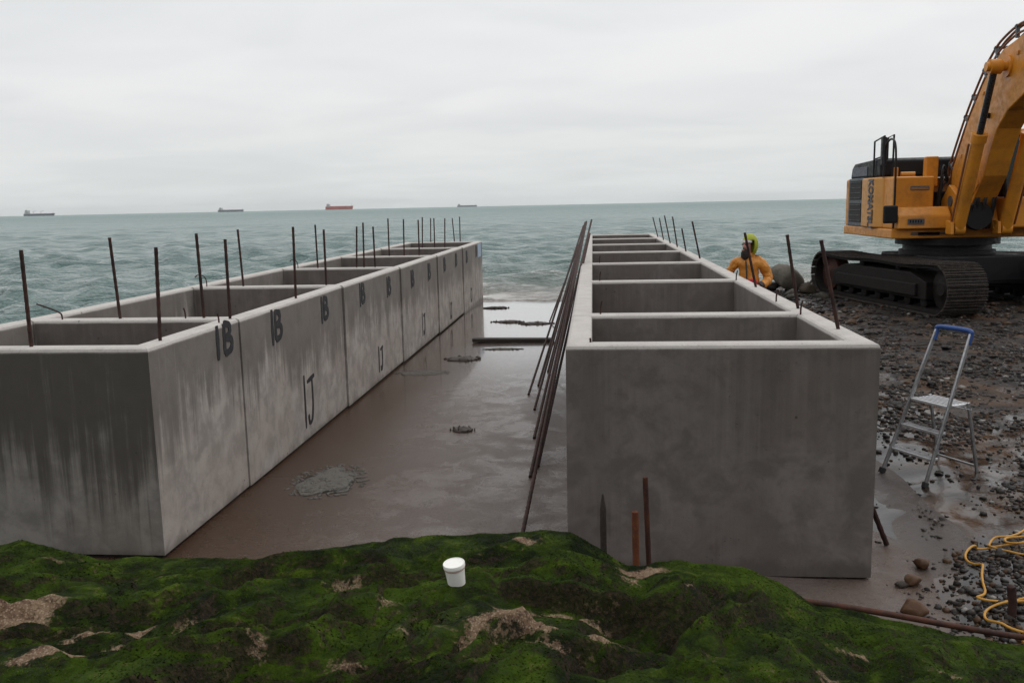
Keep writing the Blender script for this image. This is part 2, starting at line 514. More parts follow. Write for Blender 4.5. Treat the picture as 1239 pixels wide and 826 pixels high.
def slab_mat():
    m, t = new_mat('wet concrete slab')
    P = wpos(t)
    sep = t.n('ShaderNodeSeparateXYZ', {0: P})
    big = t.noise(P, 0.55, 7.0, 0.64, 0.8)
    med = t.noise(P, 3.2, 7.0, 0.68, 0.6)
    fine = t.noise(P, 60.0, 4.0, 0.65)
    grit = t.noise(P, 190.0, 3.0, 0.6)
    c = t.mix(t.ramp(big, 0.35, 0.68), (0.142, 0.112, 0.098, 1), (0.094, 0.062, 0.046, 1))
    c = t.mix(t.math('MULTIPLY', t.ramp(med, 0.45, 0.7), 0.55), c, (0.170, 0.142, 0.126, 1))
    # brown reflection of the left row painted into the slab colour
    near = t.math('ADD', sep.outputs[0], t.math('MULTIPLY', t.math('SUBTRACT', big, 0.5), 2.4))
    silt_reflect = t.math('MULTIPLY', t.ramp(near, -2.5, -1.0, 1.0, 0.0), 0.85)
    c = t.mix(silt_reflect, c, (0.056, 0.028, 0.014, 1))
    spk = t.noise(P, 34.0, 6.0, 0.75)
    c = t.mix(t.math('MULTIPLY', t.ramp(spk, 0.50, 0.68), 0.55), c, (0.030, 0.024, 0.020, 1))
    c = t.mix(t.math('MULTIPLY', t.ramp(grit, 0.52, 0.66), 0.40), c, (0.035, 0.030, 0.026, 1))
    c = t.mix(t.math('MULTIPLY', t.ramp(grit, 0.44, 0.30), 0.25), c, (0.24, 0.21, 0.19, 1))
    pud = t.ramp(t.math('ADD', t.math('MULTIPLY', big, 0.55), t.math('MULTIPLY', med, 0.45)), 0.43, 0.57)
    far = t.ramp(sep.outputs[1], 9.0, 17.0)
    wet = t.math('MAXIMUM', t.math('MULTIPLY', pud, 0.66), far)
    wet = t.math('MAXIMUM', wet, t.math('MULTIPLY', silt_reflect, t.ramp(sep.outputs[1], 5.5, 11.0, 0.45, 0.95)))
    mud = t.math('ADD', sep.outputs[0], t.math('MULTIPLY', t.math('SUBTRACT', med, 0.5), 0.9))
    c = t.mix(t.ramp(mud, 1.95, 2.45), c, (0.060, 0.048, 0.043, 1))
    r = t.n('ShaderNodeMapRange', {0: wet, 1: 0.0, 2: 1.0, 3: 0.48, 4: 0.08}).outputs[0]
    hb = t.math('MULTIPLY', t.math('ADD', fine, t.math('MULTIPLY', grit, 0.6)), t.n('ShaderNodeMapRange', {0: wet, 1: 0.0, 2: 1.0, 3: 1.0, 4: 0.10}).outputs[0])
    hb = t.math('ADD', hb, t.math('MULTIPLY', med, 0.5))
    hb = t.math('ADD', hb, t.math('MULTIPLY', spk, t.n('ShaderNodeMapRange', {0: wet, 1: 0.0, 2: 1.0, 3: 0.9, 4: 0.05}).outputs[0]))
    finish(t, c, r, hb, 0.010, 0.7, **{'Specular IOR Level': t.n('ShaderNodeMapRange', {0: far, 1: 0.0, 2: 1.0, 3: 0.30, 4: 0.6}).outputs[0], 'Coat Weight': t.math('MULTIPLY', far, 0.95), 'Coat Roughness': 0.06})
    return m


def beach_mat():
    m, t = new_mat('wet muddy shingle ground')
    P = wpos(t)
    big = t.noise(P, 0.7, 6.0, 0.6, 0.6)
    med = t.noise(P, 3.2, 6.0, 0.62)
    fine = t.noise(P, 32.0, 5.0, 0.7)
    vor = t.n('ShaderNodeTexVoronoi', {'Vector': P, 'Scale': 26.0, 'Randomness': 1.0})
    c = t.mix(t.ramp(med, 0.35, 0.65), (0.024, 0.018, 0.015, 1), (0.011, 0.009, 0.008, 1))
    c = t.mix(t.math('MULTIPLY', t.ramp(big, 0.50, 0.62), 0.7), c, (0.082, 0.043, 0.021, 1))
    c = t.mix(t.math('MULTIPLY', t.ramp(fine, 0.5, 0.72), 0.4), c, (0.060, 0.050, 0.043, 1))
    px_ = t.n('ShaderNodeSeparateXYZ', {0: P})
    nearwet = t.math('MULTIPLY', t.ramp(px_.outputs[0], 2.6, 5.2, 0.16, 0.02), t.ramp(px_.outputs[1], 9.0, 12.0, 1.0, 0.0))
    pud = t.ramp(t.math('SUBTRACT', t.math('ADD', t.math('MULTIPLY', big, 0.4), t.math('MULTIPLY', med, 0.6)), nearwet), 0.42, 0.54)
    r = t.n('ShaderNodeMapRange', {0: pud, 1: 0.0, 2: 1.0, 3: 0.14, 4: 0.6}).outputs[0]
    hb = t.math('MULTIPLY', t.math('ADD', fine, t.math('MULTIPLY', vor.outputs[0], -0.6)), t.n('ShaderNodeMapRange', {0: pud, 1: 0, 2: 1, 3: 0.08, 4: 1.0}).outputs[0])
    finish(t, c, r, hb, 0.02, 0.8, **{'Specular IOR Level': t.n('ShaderNodeMapRange', {0: pud, 1: 0.0, 2: 1.0, 3: 0.5, 4: 0.2}).outputs[0]})
    return m


def sea_mat():
    m, t = new_mat('choppy grey green sea')
    P = wpos(t)
    foam = t.n('ShaderNodeAttribute', attribute_name='foam').outputs['Fac']
    silt_reflect = t.n('ShaderNodeAttribute', attribute_name='silt_reflect').outputs['Fac']
    big = t.noise(t.mapping(P, (0.018, 0.05, 1)), 1.0, 4.0, 0.6)
    c = t.mix(t.ramp(big, 0.35, 0.65), (0.088, 0.162, 0.153, 1), (0.124, 0.200, 0.188, 1))
    c = t.mix(silt_reflect, c, (0.20, 0.155, 0.125, 1))
    f1 = t.noise(t.mapping(P, (2.2, 3.4, 1)), 1.0, 6.0, 0.7)
    f2 = t.noise(t.mapping(P, (0.25, 0.7, 1)), 1.0, 4.0, 0.6)
    fm = t.ramp(t.math('ADD', foam, t.math('ADD', t.math('MULTIPLY', t.math('SUBTRACT', f1, 0.5), 1.1), t.math('MULTIPLY', t.math('SUBTRACT', f2, 0.5), 0.7))), 0.42, 0.72)
    c = t.mix(fm, c, (0.56, 0.55, 0.53, 1))
    b1 = t.noise(t.mapping(P, (2.6, 3.2, 1)), 1.0, 4.0, 0.6, 0.1)
    b2 = t.noise(t.mapping(P, (0.55, 0.8, 1)), 1.0, 5.0, 0.6, 0.1)
    b3 = t.noise(t.mapping(P, (0.12, 0.20, 1)), 1.0, 6.0, 0.68, 0.1)
    hb = t.math('ADD', t.math('MULTIPLY', b1, 0.20), t.math('ADD', t.math('MULTIPLY', b2, 0.55), t.math('MULTIPLY', b3, 2.2)))
    yd = t.n('ShaderNodeSeparateXYZ', {0: P}).outputs[1]
    # chop too small to resolve widens the glint with distance
    far = t.n('ShaderNodeMapRange', {0: t.math('LOGARITHM', yd, 10.0), 1: 1.5, 2: 2.8, 3: 0.11, 4: 0.36}).outputs[0]
    r = t.n('ShaderNodeMix', {0: fm, 2: far, 3: 0.7}).outputs[0]
    finish(t, c, r, hb, 0.8, 1.0, IOR=1.33)
    return m


def rock_mat():
    m, t = new_mat('algae covered rock')
    P = wpos(t)
    bare = t.n('ShaderNodeAttribute', attribute_name='bare').outputs['Fac']
    pool = t.n('ShaderNodeAttribute', attribute_name='pool').outputs['Fac']
    n0 = t.noise(P, 1.7, 5.0, 0.6, 0.5)
    n1 = t.noise(P, 7.0, 6.0, 0.65, 0.4)
    n2 = t.noise(P, 45.0, 5.0, 0.7)
    n3 = t.noise(t.mapping(P, (60, 22, 60), rot=(0, 0, 0.5)), 1.0, 4.0, 0.7)
    nb = t.noise(P, 3.3, 5.0, 0.6, 0.8)
    v = t.math('ADD', t.math('MULTIPLY', n0, 0.5), t.math('MULTIPLY', n1, 0.5))
    c = t.mix(t.ramp(v, 0.38, 0.62), (0.004, 0.0075, 0.0012, 1), (0.036, 0.064, 0.003, 1))
    c = t.mix(t.math('MULTIPLY', t.ramp(n1, 0.54, 0.74), 0.6), c, (0.066, 0.098, 0.005, 1))
    c = t.mix(t.math('MULTIPLY', t.ramp(nb, 0.52, 0.68), 0.8), c, (0.008, 0.0095, 0.004, 1))
    c = t.mix(t.math('MULTIPLY', t.ramp(n3, 0.5, 0.8), 0.45), c, (0.008, 0.014, 0.0025, 1))
    c = t.mix(t.math('MULTIPLY', t.ramp(n2, 0.55, 0.75), 0.3), c, (0.065, 0.085, 0.010, 1))
    # steep broken faces blend to dark brown rock tones
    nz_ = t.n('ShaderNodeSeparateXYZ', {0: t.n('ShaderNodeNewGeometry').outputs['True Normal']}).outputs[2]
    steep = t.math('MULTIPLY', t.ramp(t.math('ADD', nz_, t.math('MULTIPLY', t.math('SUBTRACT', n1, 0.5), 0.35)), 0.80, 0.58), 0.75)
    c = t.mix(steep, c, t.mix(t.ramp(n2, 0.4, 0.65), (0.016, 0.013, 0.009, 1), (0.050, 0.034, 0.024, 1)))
    vd = t.n('ShaderNodeTexVoronoi', {'Vector': P, 'Scale': 95.0})
    rb = t.mix(t.ramp(n1, 0.35, 0.65), (0.140, 0.085, 0.058, 1), (0.235, 0.165, 0.105, 1))
    rb = t.mix(t.ramp(vd.outputs[0], 0.25, 0.5, 1.0, 0.0), rb, (0.32, 0.235, 0.165, 1))
    rb = t.mix(t.math('MULTIPLY', t.ramp(n2, 0.48, 0.66), 0.75), rb, (0.05, 0.032, 0.02, 1))
    bm = t.ramp(t.math('ADD', t.math('MULTIPLY', bare, 0.94), t.math('ADD', t.math('MULTIPLY', t.math('SUBTRACT', n1, 0.5), 1.7), t.math('MULTIPLY', t.math('SUBTRACT', n2, 0.5), 1.3))), 0.42, 0.66)
    # flecks of bare barnacle rock scattered through the weed
    fl = t.math('MULTIPLY', t.ramp(n1, 0.55, 0.62), t.ramp(n2, 0.57, 0.63))
    bm = t.math('MAXIMUM', bm, t.math('MULTIPLY', fl, 0.8))
    c = t.mix(bm, c, rb)
    h = t.math('ADD', t.math('MULTIPLY', n1, 1.2), t.math('ADD', t.math('MULTIPLY', n2, 0.5), t.math('MULTIPLY', n3, 0.35)))
    rr = t.ramp(n2, 0.3, 0.7, 0.5, 0.85)
    rr = t.n('ShaderNodeMapRange', {0: pool, 1: 0.3, 2: 0.8, 3: 1.0, 4: 0.12}).outputs[0]
    rr = t.math('MULTIPLY', rr, t.ramp(n2, 0.3, 0.7, 0.55, 0.9))
    finish(t, c, rr, h, 0.030, 1.0, **{'Specular IOR Level': 0.07})
    return m


M['slab'] = slab_mat()
M['beach'] = beach_mat()
M['sea'] = sea_mat()
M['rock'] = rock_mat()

# ------------------------------------------------------------------ ground, slab, sea
SEA_Z = -0.085
HAZE = 0.000045


def shore(X):
    return 24.6 + np.clip(X - 3.2, 0, 8) * 0.85 + 0.8 * perlin(X * 0.35, X * 0 + 2.3, 4)


def ground_at(x, y):
    b_ = float(beach_z(x, y))
    return max(b_, float(slab_z(np.array(x), np.array(y)))) if x < 2.6 else b_


def beach_z(X, Y):
    X = np.asarray(X, float)
    Y = np.asarray(Y, float)
    inland = sstep(2.05, 3.1, X + 0.45 * fbm(X * 0.9, Y * 0.5, 3, 21))
    z = -0.07 + inland * 0.125
    z = z + inland * (0.06 * fbm(X * 0.35, Y * 0.35, 3, 31) + 0.028 * fbm(X * 1.9, Y * 1.9, 4, 41))
    z = z + sstep(6, 14, X) * 0.10 * (1 + fbm(X * 0.2, Y * 0.2, 2, 51))
    d = Y - shore(X)
    z = z - np.clip(d + 1.5, 0, 12) * 0.13 - (1 - inland) * sstep(19, 26, Y) * 0.5
    z = z + (7.5 + 1.6 * fbm(X * 0.07, Y * 0.07, 3, 241)) * sstep(-3.0, -17.0, Y + 1.2 * perlin(X * 0.12, Y * 0.1, 245))  # unseen bank behind the camera, added to shade faces turned towards it
    left = sstep(-5.35, -6.2, X) * sstep(-4, -1, Y)
    z = z * (1 - left) + left * -1.2
    return z


def graded(lo, a, b, hi, fine, growth=1.16):
    mid = list(np.arange(a, b, fine))
    x, s, up = b, fine, []
    while x < hi:
        up.append(x); s *= growth; x += s
    up.append(hi)
    x, s, dn = a, fine, []
    while x > lo:
        s *= growth; x -= s; dn.append(max(x, lo))
    return np.array(sorted(set(dn + mid + up)))


gx = graded(-400, 1.6, 7.5, 400, 0.05, 1.10)
gy = graded(-90, 4.2, 12.0, 900, 0.05, 1.06)
GX, GY = np.meshgrid(gx, gy)
GZ = beach_z(GX, GY)
me = np_mesh('ground', np.stack([GX, GY, GZ], -1).reshape(-1, 3), grid_faces(len(gy), len(gx)))
tag(link('ground', me, M['beach'], smooth=True), 'dark wet muddy shingle ground of the foreshore', 'ground', kind='structure')

# slab: one pour, its end dipping under the water
def slab_z(X, Y):
    return -0.20 * sstep(20.2, 26.5, Y) + 0.004 * perlin(X * 0.8, Y * 0.5, 8) - 0.06 * sstep(0.4, 1.5, X) * sstep(2.55, 2.2, X)


sy_ = np.concatenate([np.arange(3.6, 26.4, 0.25), [26.5]])
sx_ = np.concatenate([np.arange(-5.3, 2.4, 0.25), [2.45, 2.62]])
PX, PY = np.meshgrid(sx_, sy_)
PZ = slab_z(PX, PY)
PX = PX + 0.0
PX[:, -1] += 0.12 * perlin(PY[:, -1] * 0.8, PY[:, -1] * 0 + .3, 2)
nrs, ncs = PX.shape
top_v = np.stack([PX, PY, PZ], -1).reshape(-1, 3)
bot_v = top_v.copy()
bot_v[:, 2] = -0.6
Fs = grid_faces(nrs, ncs)
idx = np.arange(nrs * ncs).reshape(nrs, ncs)
loop_ = np.concatenate([idx[0, :], idx[1:, -1], idx[-1, -2::-1], idx[-2:0:-1, 0]])
nn_ = nrs * ncs
side = np.stack([loop_, np.roll(loop_, -1), np.roll(loop_, -1) + nn_, loop_ + nn_], -1)[:, ::-1]
me = np_mesh('concrete_slab', np.concatenate([top_v, bot_v]), np.concatenate([Fs, Fs[:, ::-1] + nn_, side]))
tag(link('concrete_slab', me, M['slab']), 'wet brown concrete slab running down into the sea between the two rows of boxes', 'slab', kind='structure')

# sea: fan shaped tessellation, finer near the shore
nr, nc = 660, 640
Yr = 11.0 * np.exp(np.linspace(0, math.log(14000 / 11.0), nr) ** 1.0)
k = np.linspace(0, 1, nr)
Yr = 11.0 * np.exp(math.log(160 / 11.0) * np.minimum(k / 0.72, 1) + math.log(9000 / 160.0) * np.clip((k - 0.72) / 0.28, 0, 1) ** 1.3)
tx = np.linspace(-1, 1, nc)
tx = 1.15 * tx + 0.8 * np.sign(tx) * np.abs(tx) ** 5
SX = Yr[:, None] * tx[None, :]
SY = np.repeat(Yr[:, None], nc, 1)
cell = np.maximum(np.gradient(Yr)[:, None], Yr[:, None] * (tx[1] - tx[0]) * 0.5) * np.ones((1, nc))
calm = np.maximum(sstep(23.0, 36, SY - 0.7 * np.clip(SX - 3, 0, 8)), sstep(-5.5, -8, SX)) * 0.84 + 0.16
Z = np.zeros_like(SX)
DX = np.zeros_like(SX)
DY = np.zeros_like(SX)
wr = np.random.default_rng(3)
for i in range(90):
    lam = 0.45 * (6.0 / 0.45) ** (wr.random() ** 1.0)
    th = R(-100) + wr.normal() * 0.80
    kx, ky = math.cos(th) * 2 * math.pi / lam, math.sin(th) * 2 * math.pi / lam
    amp = 0.0148 * lam ** 0.80 * (1.0 if lam < 2.2 else (2.2 / lam) ** 0.7)
    fade = np.clip((lam / cell - 2.5) / 3.0, 0, 1)
    ph = kx * SX + ky * SY + wr.random() * 6.283 + 0.7 * perlin(SX * 0.05, SY * 0.05, i)
    grp = 0.65 + 0.7 * perlin(SX / (lam * 4), SY / (lam * 3), 70 + i)
    a = amp * fade * calm * grp
    Z += a * np.cos(ph)
    DX -= 0.55 * a * math.cos(th) * np.sin(ph)
    DY -= 0.55 * a * math.sin(th) * np.sin(ph)
d_sh = SY - shore(SX)
# low breaker rolling in on the slab end
brk = np.exp(-((SY - 27.3 - 0.7 * perlin(SX * 0.3, SX * 0, 9)) / 0.55) ** 2) * sstep(-6.5, -4, SX) * sstep(3.2, 1.5, SX)
Z += 0.10 * brk
foam = 0.30 * np.exp(-np.clip(d_sh + 0.5, 0, 99) / 3.2) * sstep(-3.5, -0.5, d_sh) + 0.22 * np.exp(-np.clip(d_sh, 0, 99) / 9.0)
foam = foam * np.maximum(sstep(-7, -5, SX), 0.25) + 0.12 * brk
foam += np.clip((Z / np.maximum(calm, .2) - 0.12) * 1.3, 0, 0.27)
silt_reflect = np.clip(0.78 * np.exp(-np.clip(d_sh, 0, 99) / 4.5), 0, 1) * sstep(-7, -4, SX) + 0.10 * np.exp(-np.clip(SY - 20, 0, 999) / 40.0)
me = np_mesh('sea', np.stack([SX + DX, SY + DY, SEA_Z + Z], -1).reshape(-1, 3), grid_faces(nr, nc))
attr(me, 'foam', foam)
attr(me, 'silt_reflect', np.clip(silt_reflect, 0, 0.9))
tag(link('sea', me, M['sea'], smooth=True), 'choppy grey green sea under the overcast sky', 'sea', kind='structure')

# ------------------------------------------------------------------ foreground rock
CRX = np.array([-9, -4.5, -3.3, -3.12, -2.70, -2.22, -1.69, -1.16, -0.68, -0.29, -0.12, 0.04, 0.16, 0.23, 0.30, 0.40, 0.74, 0.91, 1.11, 1.56, 2.11, 3.0, 6])
CRZ = np.array([.62, .60, .60, .645, .55, .56, .60, .67, .70, .725, .71, .64, .575, .565, .59, .605, .575, .49, .36, .27, .17, .05, -.05])
PATCH = [(-1.62, 3.30, .12, .05, .7, .6), (-0.45, 3.05, .10, .06, .3, .7), (-0.72, 3.20, .07, .05, .2, .55), (0.85, 3.15, .09, .04, .4, .55), (1.30, 3.25, .12, .04, .3, .5), (-1.15, 3.75, .12, .05, .1, .45),
           # bare rock patches: x, y, half length, half width, direction, weight
    (-2.42, 3.30, .17, .13, .3, 1.0), (-1.98, 3.25, .20, .035, .65, .95), (-2.02, 2.95, .24, .055, .75, 1.0),
    (-1.44, 3.45, .10, .05, .2, .62), (-1.27, 3.05, .06, .05, .5, .7), (-0.93, 2.98, .08, .07, .4, .75), (-0.86, 3.48, .12, .07, 0, .52),
    (-0.30, 3.17, .24, .10, .15, 1.0), (-0.16, 2.98, .08, .09, .8, .85), (0.02, 3.12, .07, .03, .3, .8),
    (-0.12, 3.62, .20, .035, .1, .8), (-0.34, 3.52, .10, .05, .2, .8), (0.22, 4.22, .11, .09, .1, 1.1), (0.18, 4.02, .06, .08, 1.2, .6), (-0.36, 4.27, .08, .04, 0, .9),
    (0.60, 3.32, .07, .10, 1.0, .75), (0.30, 3.10, .12, .04, .1, .6), (1.05, 3.45, .10, .03, .2, .5), (0.42, 3.84, .05, .03, 0, .8),
    (1.00, 3.0, .05, .05, 0, .45), (-2.75, 4.05, .08, .04, 0, .6), (-0.55, 4.1, .12, .05, 0, .42), (1.5, 3.7, .1, .05, .3, .5)]


def rock_z(X, Y):
    X = np.asarray(X, float)
    Y = np.asarray(Y, float)
    yc = 4.32 + 0.10 * perlin(X * 0.9, X * 0 + 1.1, 13)
    zcr = np.interp(X, CRX, CRZ) + 0.018 * fbm(X * 3.0, Y * 2.0, 3, 61)
    zf = np.interp(X, [-9, -3, 0.6, 1.6, 2.6, 6], [.86, .84, .80, .70, .55, .4])
    t = np.clip((Y - 2.6) / (yc - 2.6), -2, 1)
    z = zf + (zcr - zf) * t
    win = sstep(1.0, 0.72, t)
    wx = X + 0.18 * fbm(X * 1.4, Y * 1.4, 3, 71)
    wy = Y + 0.18 * fbm(X * 1.4, Y * 1.4, 3, 81)
    # folds running away to the right
    u = wx * 0.82 + wy * 0.57
    v = -wx * 0.57 + wy * 0.82
    win = win * (1 - 0.9 * np.exp(-((X + .62) / .16) ** 2 - ((Y - 3.68) / .14) ** 2))
    rid = np.abs(perlin(u * 0.80, v * 2.5, 91)) * 2.0
    z = z + win * 0.075 * (np.minimum(rid, .9) - 0.45) + win * 0.105 * fbm(u * 0.9, v * 1.3, 2, 101)
    # tilted beds: long low backs ending in short broken steps
    ph_ = v * 2.6 + 0.60 * fbm(u * 0.7, v * 0.7, 3, 211)
    saw = ph_ - np.floor(ph_)
    step_ = saw - sstep(0.80, 0.98, saw) * 1.0
    z = z + win * (0.145 + 0.04 * (X < -0.9)) * (0.65 + 0.7 * perlin(u * .6, v * .8, 215)) * (step_ - .35)
    ph2 = u * 1.7 - v * 0.9 + 0.6 * fbm(u * 1.6, v * 1.6, 3, 221)
    saw2 = ph2 - np.floor(ph2)
    z = z + win * 0.035 * (saw2 - sstep(0.82, 0.97, saw2) - .4)
    ph3 = v * 6.5 + u * 1.2 + 0.9 * fbm(u * 1.4, v * 1.4, 3, 251)
    saw3 = ph3 - np.floor(ph3)
    z = z + win * 0.030 * (0.5 + perlin(u * 1.2, v * 1.2, 255)) * (saw3 - sstep(0.75, 0.95, saw3) - .4)
    lum_ = np.abs(perlin(wx * 3.1, wy * 3.1, 171)) * 2.0
    z = z + win * 0.012 * (np.minimum(lum_, .9) - 0.4)
    led = perlin(u * 1.6, v * 4.4, 111)
    z = z + (0.25 + 0.75 * win) * (0.030 * (2 * np.abs(led) - .6) + 0.015 * fbm(u * 4, v * 9, 5, 121, 0.62) + 0.006 * (np.abs(perlin(u * 11, v * 22, 231)) * 2 - .5))
    # hollow right of the middle with the little pool, crack above it
    z = z - 0.13 * np.exp(-((X - 0.20) / 0.27) ** 2 - ((Y - 3.45) / 0.22) ** 2)
    # undercut lip of the hump by the tub
    yl = 3.74 + 0.06 * X + 0.03 * perlin(X * 5, X * 0, 181)
    z = z - 0.15 * sstep(0.0, 0.05, yl - Y) * np.exp(-(np.clip(yl - Y, 0, 9) / 0.30) ** 2) * np.exp(-((X + 0.06) / 0.36) ** 4)
    z = z - 0.07 * np.exp(-((X + 0.02) / 0.10) ** 2 - ((Y - 2.95) / 0.10) ** 2)
    z = z + 0.05 * np.exp(-((X + 0.30) / 0.26) ** 2 - ((Y - 3.15) / 0.12) ** 2)
    z = np.maximum(z, np.where((np.abs(X - .27) < .3) & (np.abs(Y - 3.36) < .16), 0.470, -9))
    over = np.clip(Y - yc, 0, 9)
    z = z - sstep(0, 0.5, over) * (zcr + 0.35) + 0.02 * np.sin(np.clip(over, 0, .1) * 31)
    return z


rx = np.concatenate([np.arange(-6.0, -3.1, 0.05), np.arange(-3.1, 2.7, 0.0125), np.arange(2.7, 6.0, 0.05)])
ry = np.concatenate([np.arange(0.4, 2.3, 0.05), np.arange(2.3, 5.0, 0.0125)])
RX, RY = np.meshgrid(rx, ry)
RZ = rock_z(RX, RY)
bare = np.zeros_like(RX)
for (px, py, a, b, th, wt) in PATCH:
    dx, dy = RX - px, RY - py
    uu = (dx * math.cos(th) + dy * math.sin(th)) / a
    vv = (-dx * math.sin(th) + dy * math.cos(th)) / b
    bare = np.maximum(bare, wt * np.clip(1.25 - 0.75 * np.sqrt(uu ** 2 + vv ** 2), 0, 1))
pool = ((np.abs(RZ - 0.470) < 1e-6)).astype(float)
me = np_mesh('rock_outcrop', np.stack([RX, RY, RZ], -1).reshape(-1, 3), grid_faces(len(ry), len(rx)))
attr(me, 'bare', bare)
attr(me, 'pool', pool)
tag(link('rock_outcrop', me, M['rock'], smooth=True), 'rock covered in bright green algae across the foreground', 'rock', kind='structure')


def moss_mat():
    m, t = new_mat('green algae tufts')
    tone = t.n('ShaderNodeAttribute', attribute_name='tone').outputs['Fac']
    c = t.mix(tone, (0.005, 0.009, 0.0015, 1), (0.050, 0.084, 0.004, 1))
    finish(t, c, 0.85, **{'Specular IOR Level': 0.05})
    return m


# algae: short limp fronds lying down the slope
NM = 90000
mx = rng.uniform(-3.4, 2.6, NM)
my = rng.uniform(2.45, 4.7, NM)
mbare = np.zeros(NM)
for (px, py, a, b, th, wt) in PATCH:
    dx, dy = mx - px, my - py
    uu = (dx * math.cos(th) + dy * math.sin(th)) / a
    vv = (-dx * math.sin(th) + dy * math.cos(th)) / b
    mbare = np.maximum(mbare, wt * np.clip(1.25 - 0.75 * np.sqrt(uu ** 2 + vv ** 2), 0, 1))
dens = fbm(mx * 2.2, my * 2.2, 3, 131)
inpool = (np.abs(mx - .27) < .34) & (np.abs(my - 3.36) < .2)
keep = (mbare + rng.normal(0, .12, NM) < 0.42) & (dens > -0.45) & ~inpool
mx, my, dens = mx[keep], my[keep], dens[keep]
n = len(mx)
e = 0.01
mz = rock_z(mx, my)
gxs = (rock_z(mx + e, my) - mz) / e
gys = (rock_z(mx, my + e) - mz) / e
down = np.stack([-gxs, -gys], -1)
dl = np.linalg.norm(down, axis=1, keepdims=True)
ang = np.arctan2(down[:, 1], down[:, 0]) + rng.normal(0, 0.7, n)
ln = rng.uniform(0.006, 0.017, n)
wd = rng.uniform(0.0008, 0.0022, n)
dxy = np.stack([np.cos(ang), np.sin(ang)], -1)
pxy = np.stack([-dxy[:, 1], dxy[:, 0]], -1)
base = np.stack([mx, my], -1)
mid = base + dxy * (ln * 0.5)[:, None]
tip = base + dxy * ln[:, None]
zb = mz - 0.002
zm = rock_z(mid[:, 0], mid[:, 1]) + rng.uniform(0.0005, 0.0025, n)
zt = rock_z(tip[:, 0], tip[:, 1]) + rng.uniform(0.0, 0.002, n)
V = np.stack([np.concatenate([base + pxy * wd[:, None], zb[:, None]], 1),
              np.concatenate([base - pxy * wd[:, None], zb[:, None]], 1),
              np.concatenate([mid - pxy * wd[:, None], zm[:, None]], 1),
              np.concatenate([tip, zt[:, None]], 1),
              np.concatenate([mid + pxy * wd[:, None], zm[:, None]], 1)], 1)
F = np.arange(n * 5).reshape(n, 5)
me = np_mesh('moss', V.reshape(-1, 3), F)
tone = np.clip(0.34 + 0.55 * fbm(mx * 1.6, my * 1.6, 5, 141) + rng.normal(0, .06, n), 0, 1)
attr(me, 'tone', np.repeat(tone, 5))
tag(link('moss', me, moss_mat()), 'bright green algae fronds on the foreground rock', 'algae', kind='stuff')

# ------------------------------------------------------------------ shingle
ico_v, ico_f = [], []
bm = bmesh.new()
bmesh.ops.create_icosphere(bm, subdivisions=1, radius=1.0)
bm.verts.ensure_lookup_table()
ico_v = np.array([v.co[:] for v in bm.verts])
ico_f = np.array([[v.index for v in f.verts] for f in bm.faces])
bm.free()


def scatter(cnt, x0, x1, y0, y1, s0, s1, dens_fn):
    X = rng.uniform(x0, x1, cnt * 3)
    Y = rng.uniform(y0, y1, cnt * 3)
    kp = rng.random(cnt * 3) < dens_fn(X, Y)
    X, Y = X[kp][:cnt], Y[kp][:cnt]
    s = s0 * (s1 / s0) ** (rng.random(len(X)) ** 2.2)
    return X, Y, s


def dens_near(X, Y):
    cl = fbm(X * 1.1, Y * 1.1, 3, 151)
    edge_ = sstep(2.1, 3.3, X + 0.5 * fbm(X * 0.8, Y * 0.6, 3, 161) - 0.55 * np.exp(-((Y - 7.0) / 1.3) ** 2) + 0.30 * (Y < 6.2))
    return np.clip((0.10 + 0.9 * sstep(-0.25, 0.35, cl)) * edge_, 0, 1)


parts = [scatter(17000, 1.9, 7.5, 4.2, 9.5, 0.008, 0.034, dens_near),
         scatter(14000, 2.0, 12, 9.0, 16, 0.013, 0.045, dens_near),
         scatter(9000, 2.2, 17, 15.5, 33, 0.025, 0.085, dens_near)]
parts.append(scatter(6500, 1.6, 5.0, 4.15, 6.0, 0.008, 0.032, lambda X, Y: sstep(1.75, 2.35, X + 0.25 * fbm(X * 2, Y * 2, 2, 191) - 0.25 * (Y > 5.2))))
parts.append(scatter(900, 1.85, 2.7, 5.0, 8.5, 0.006, 0.022, lambda X, Y: np.clip(fbm(X * 2.2, Y * 2.2, 3, 201) * 1.5 - .1, 0, 1)))
X = np.concatenate([p[0] for p in parts])
Y = np.concatenate([p[1] for p in parts])
s = np.concatenate([p[2] for p in parts])
ok = Y < shore(X) + 0.5
X, Y, s = X[ok], Y[ok], s[ok]
n = len(X)
zz = np.maximum(beach_z(X, Y), np.where(X < 2.6, slab_z(X, Y), -9)) + s * 0.15
sc3 = np.stack([s * rng.uniform(.8, 1.3, n), s * rng.uniform(.7, 1.2, n), s * rng.uniform(.4, .75, n)], -1)
a = rng.uniform(0, 6.283, n)
jit = 1 + rng.normal(0, .20, (n, len(ico_v), 1))
Vv = ico_v[None] * sc3[:, None, :] * jit
ca, sa = np.cos(a)[:, None], np.sin(a)[:, None]
Vv = np.stack([Vv[..., 0] * ca - Vv[..., 1] * sa + X[:, None], Vv[..., 0] * sa + Vv[..., 1] * ca + Y[:, None], Vv[..., 2] + zz[:, None]], -1)
Ff = (ico_f[None] + (np.arange(n) * len(ico_v))[:, None, None]).reshape(-1, 3)
me = np_mesh('shingle', Vv.reshape(-1, 3), Ff)
tv = rng.random(n)
tv = np.where(tv > 0.9, np.where(rng.random(n) < .35, tv, tv * .5), tv)
attr(me, 'tone', np.repeat(tv, len(ico_v)))
tag(link('shingle', me, M['pebble']), 'loose wet shingle strewn over the beach', 'shingle', kind='stuff')


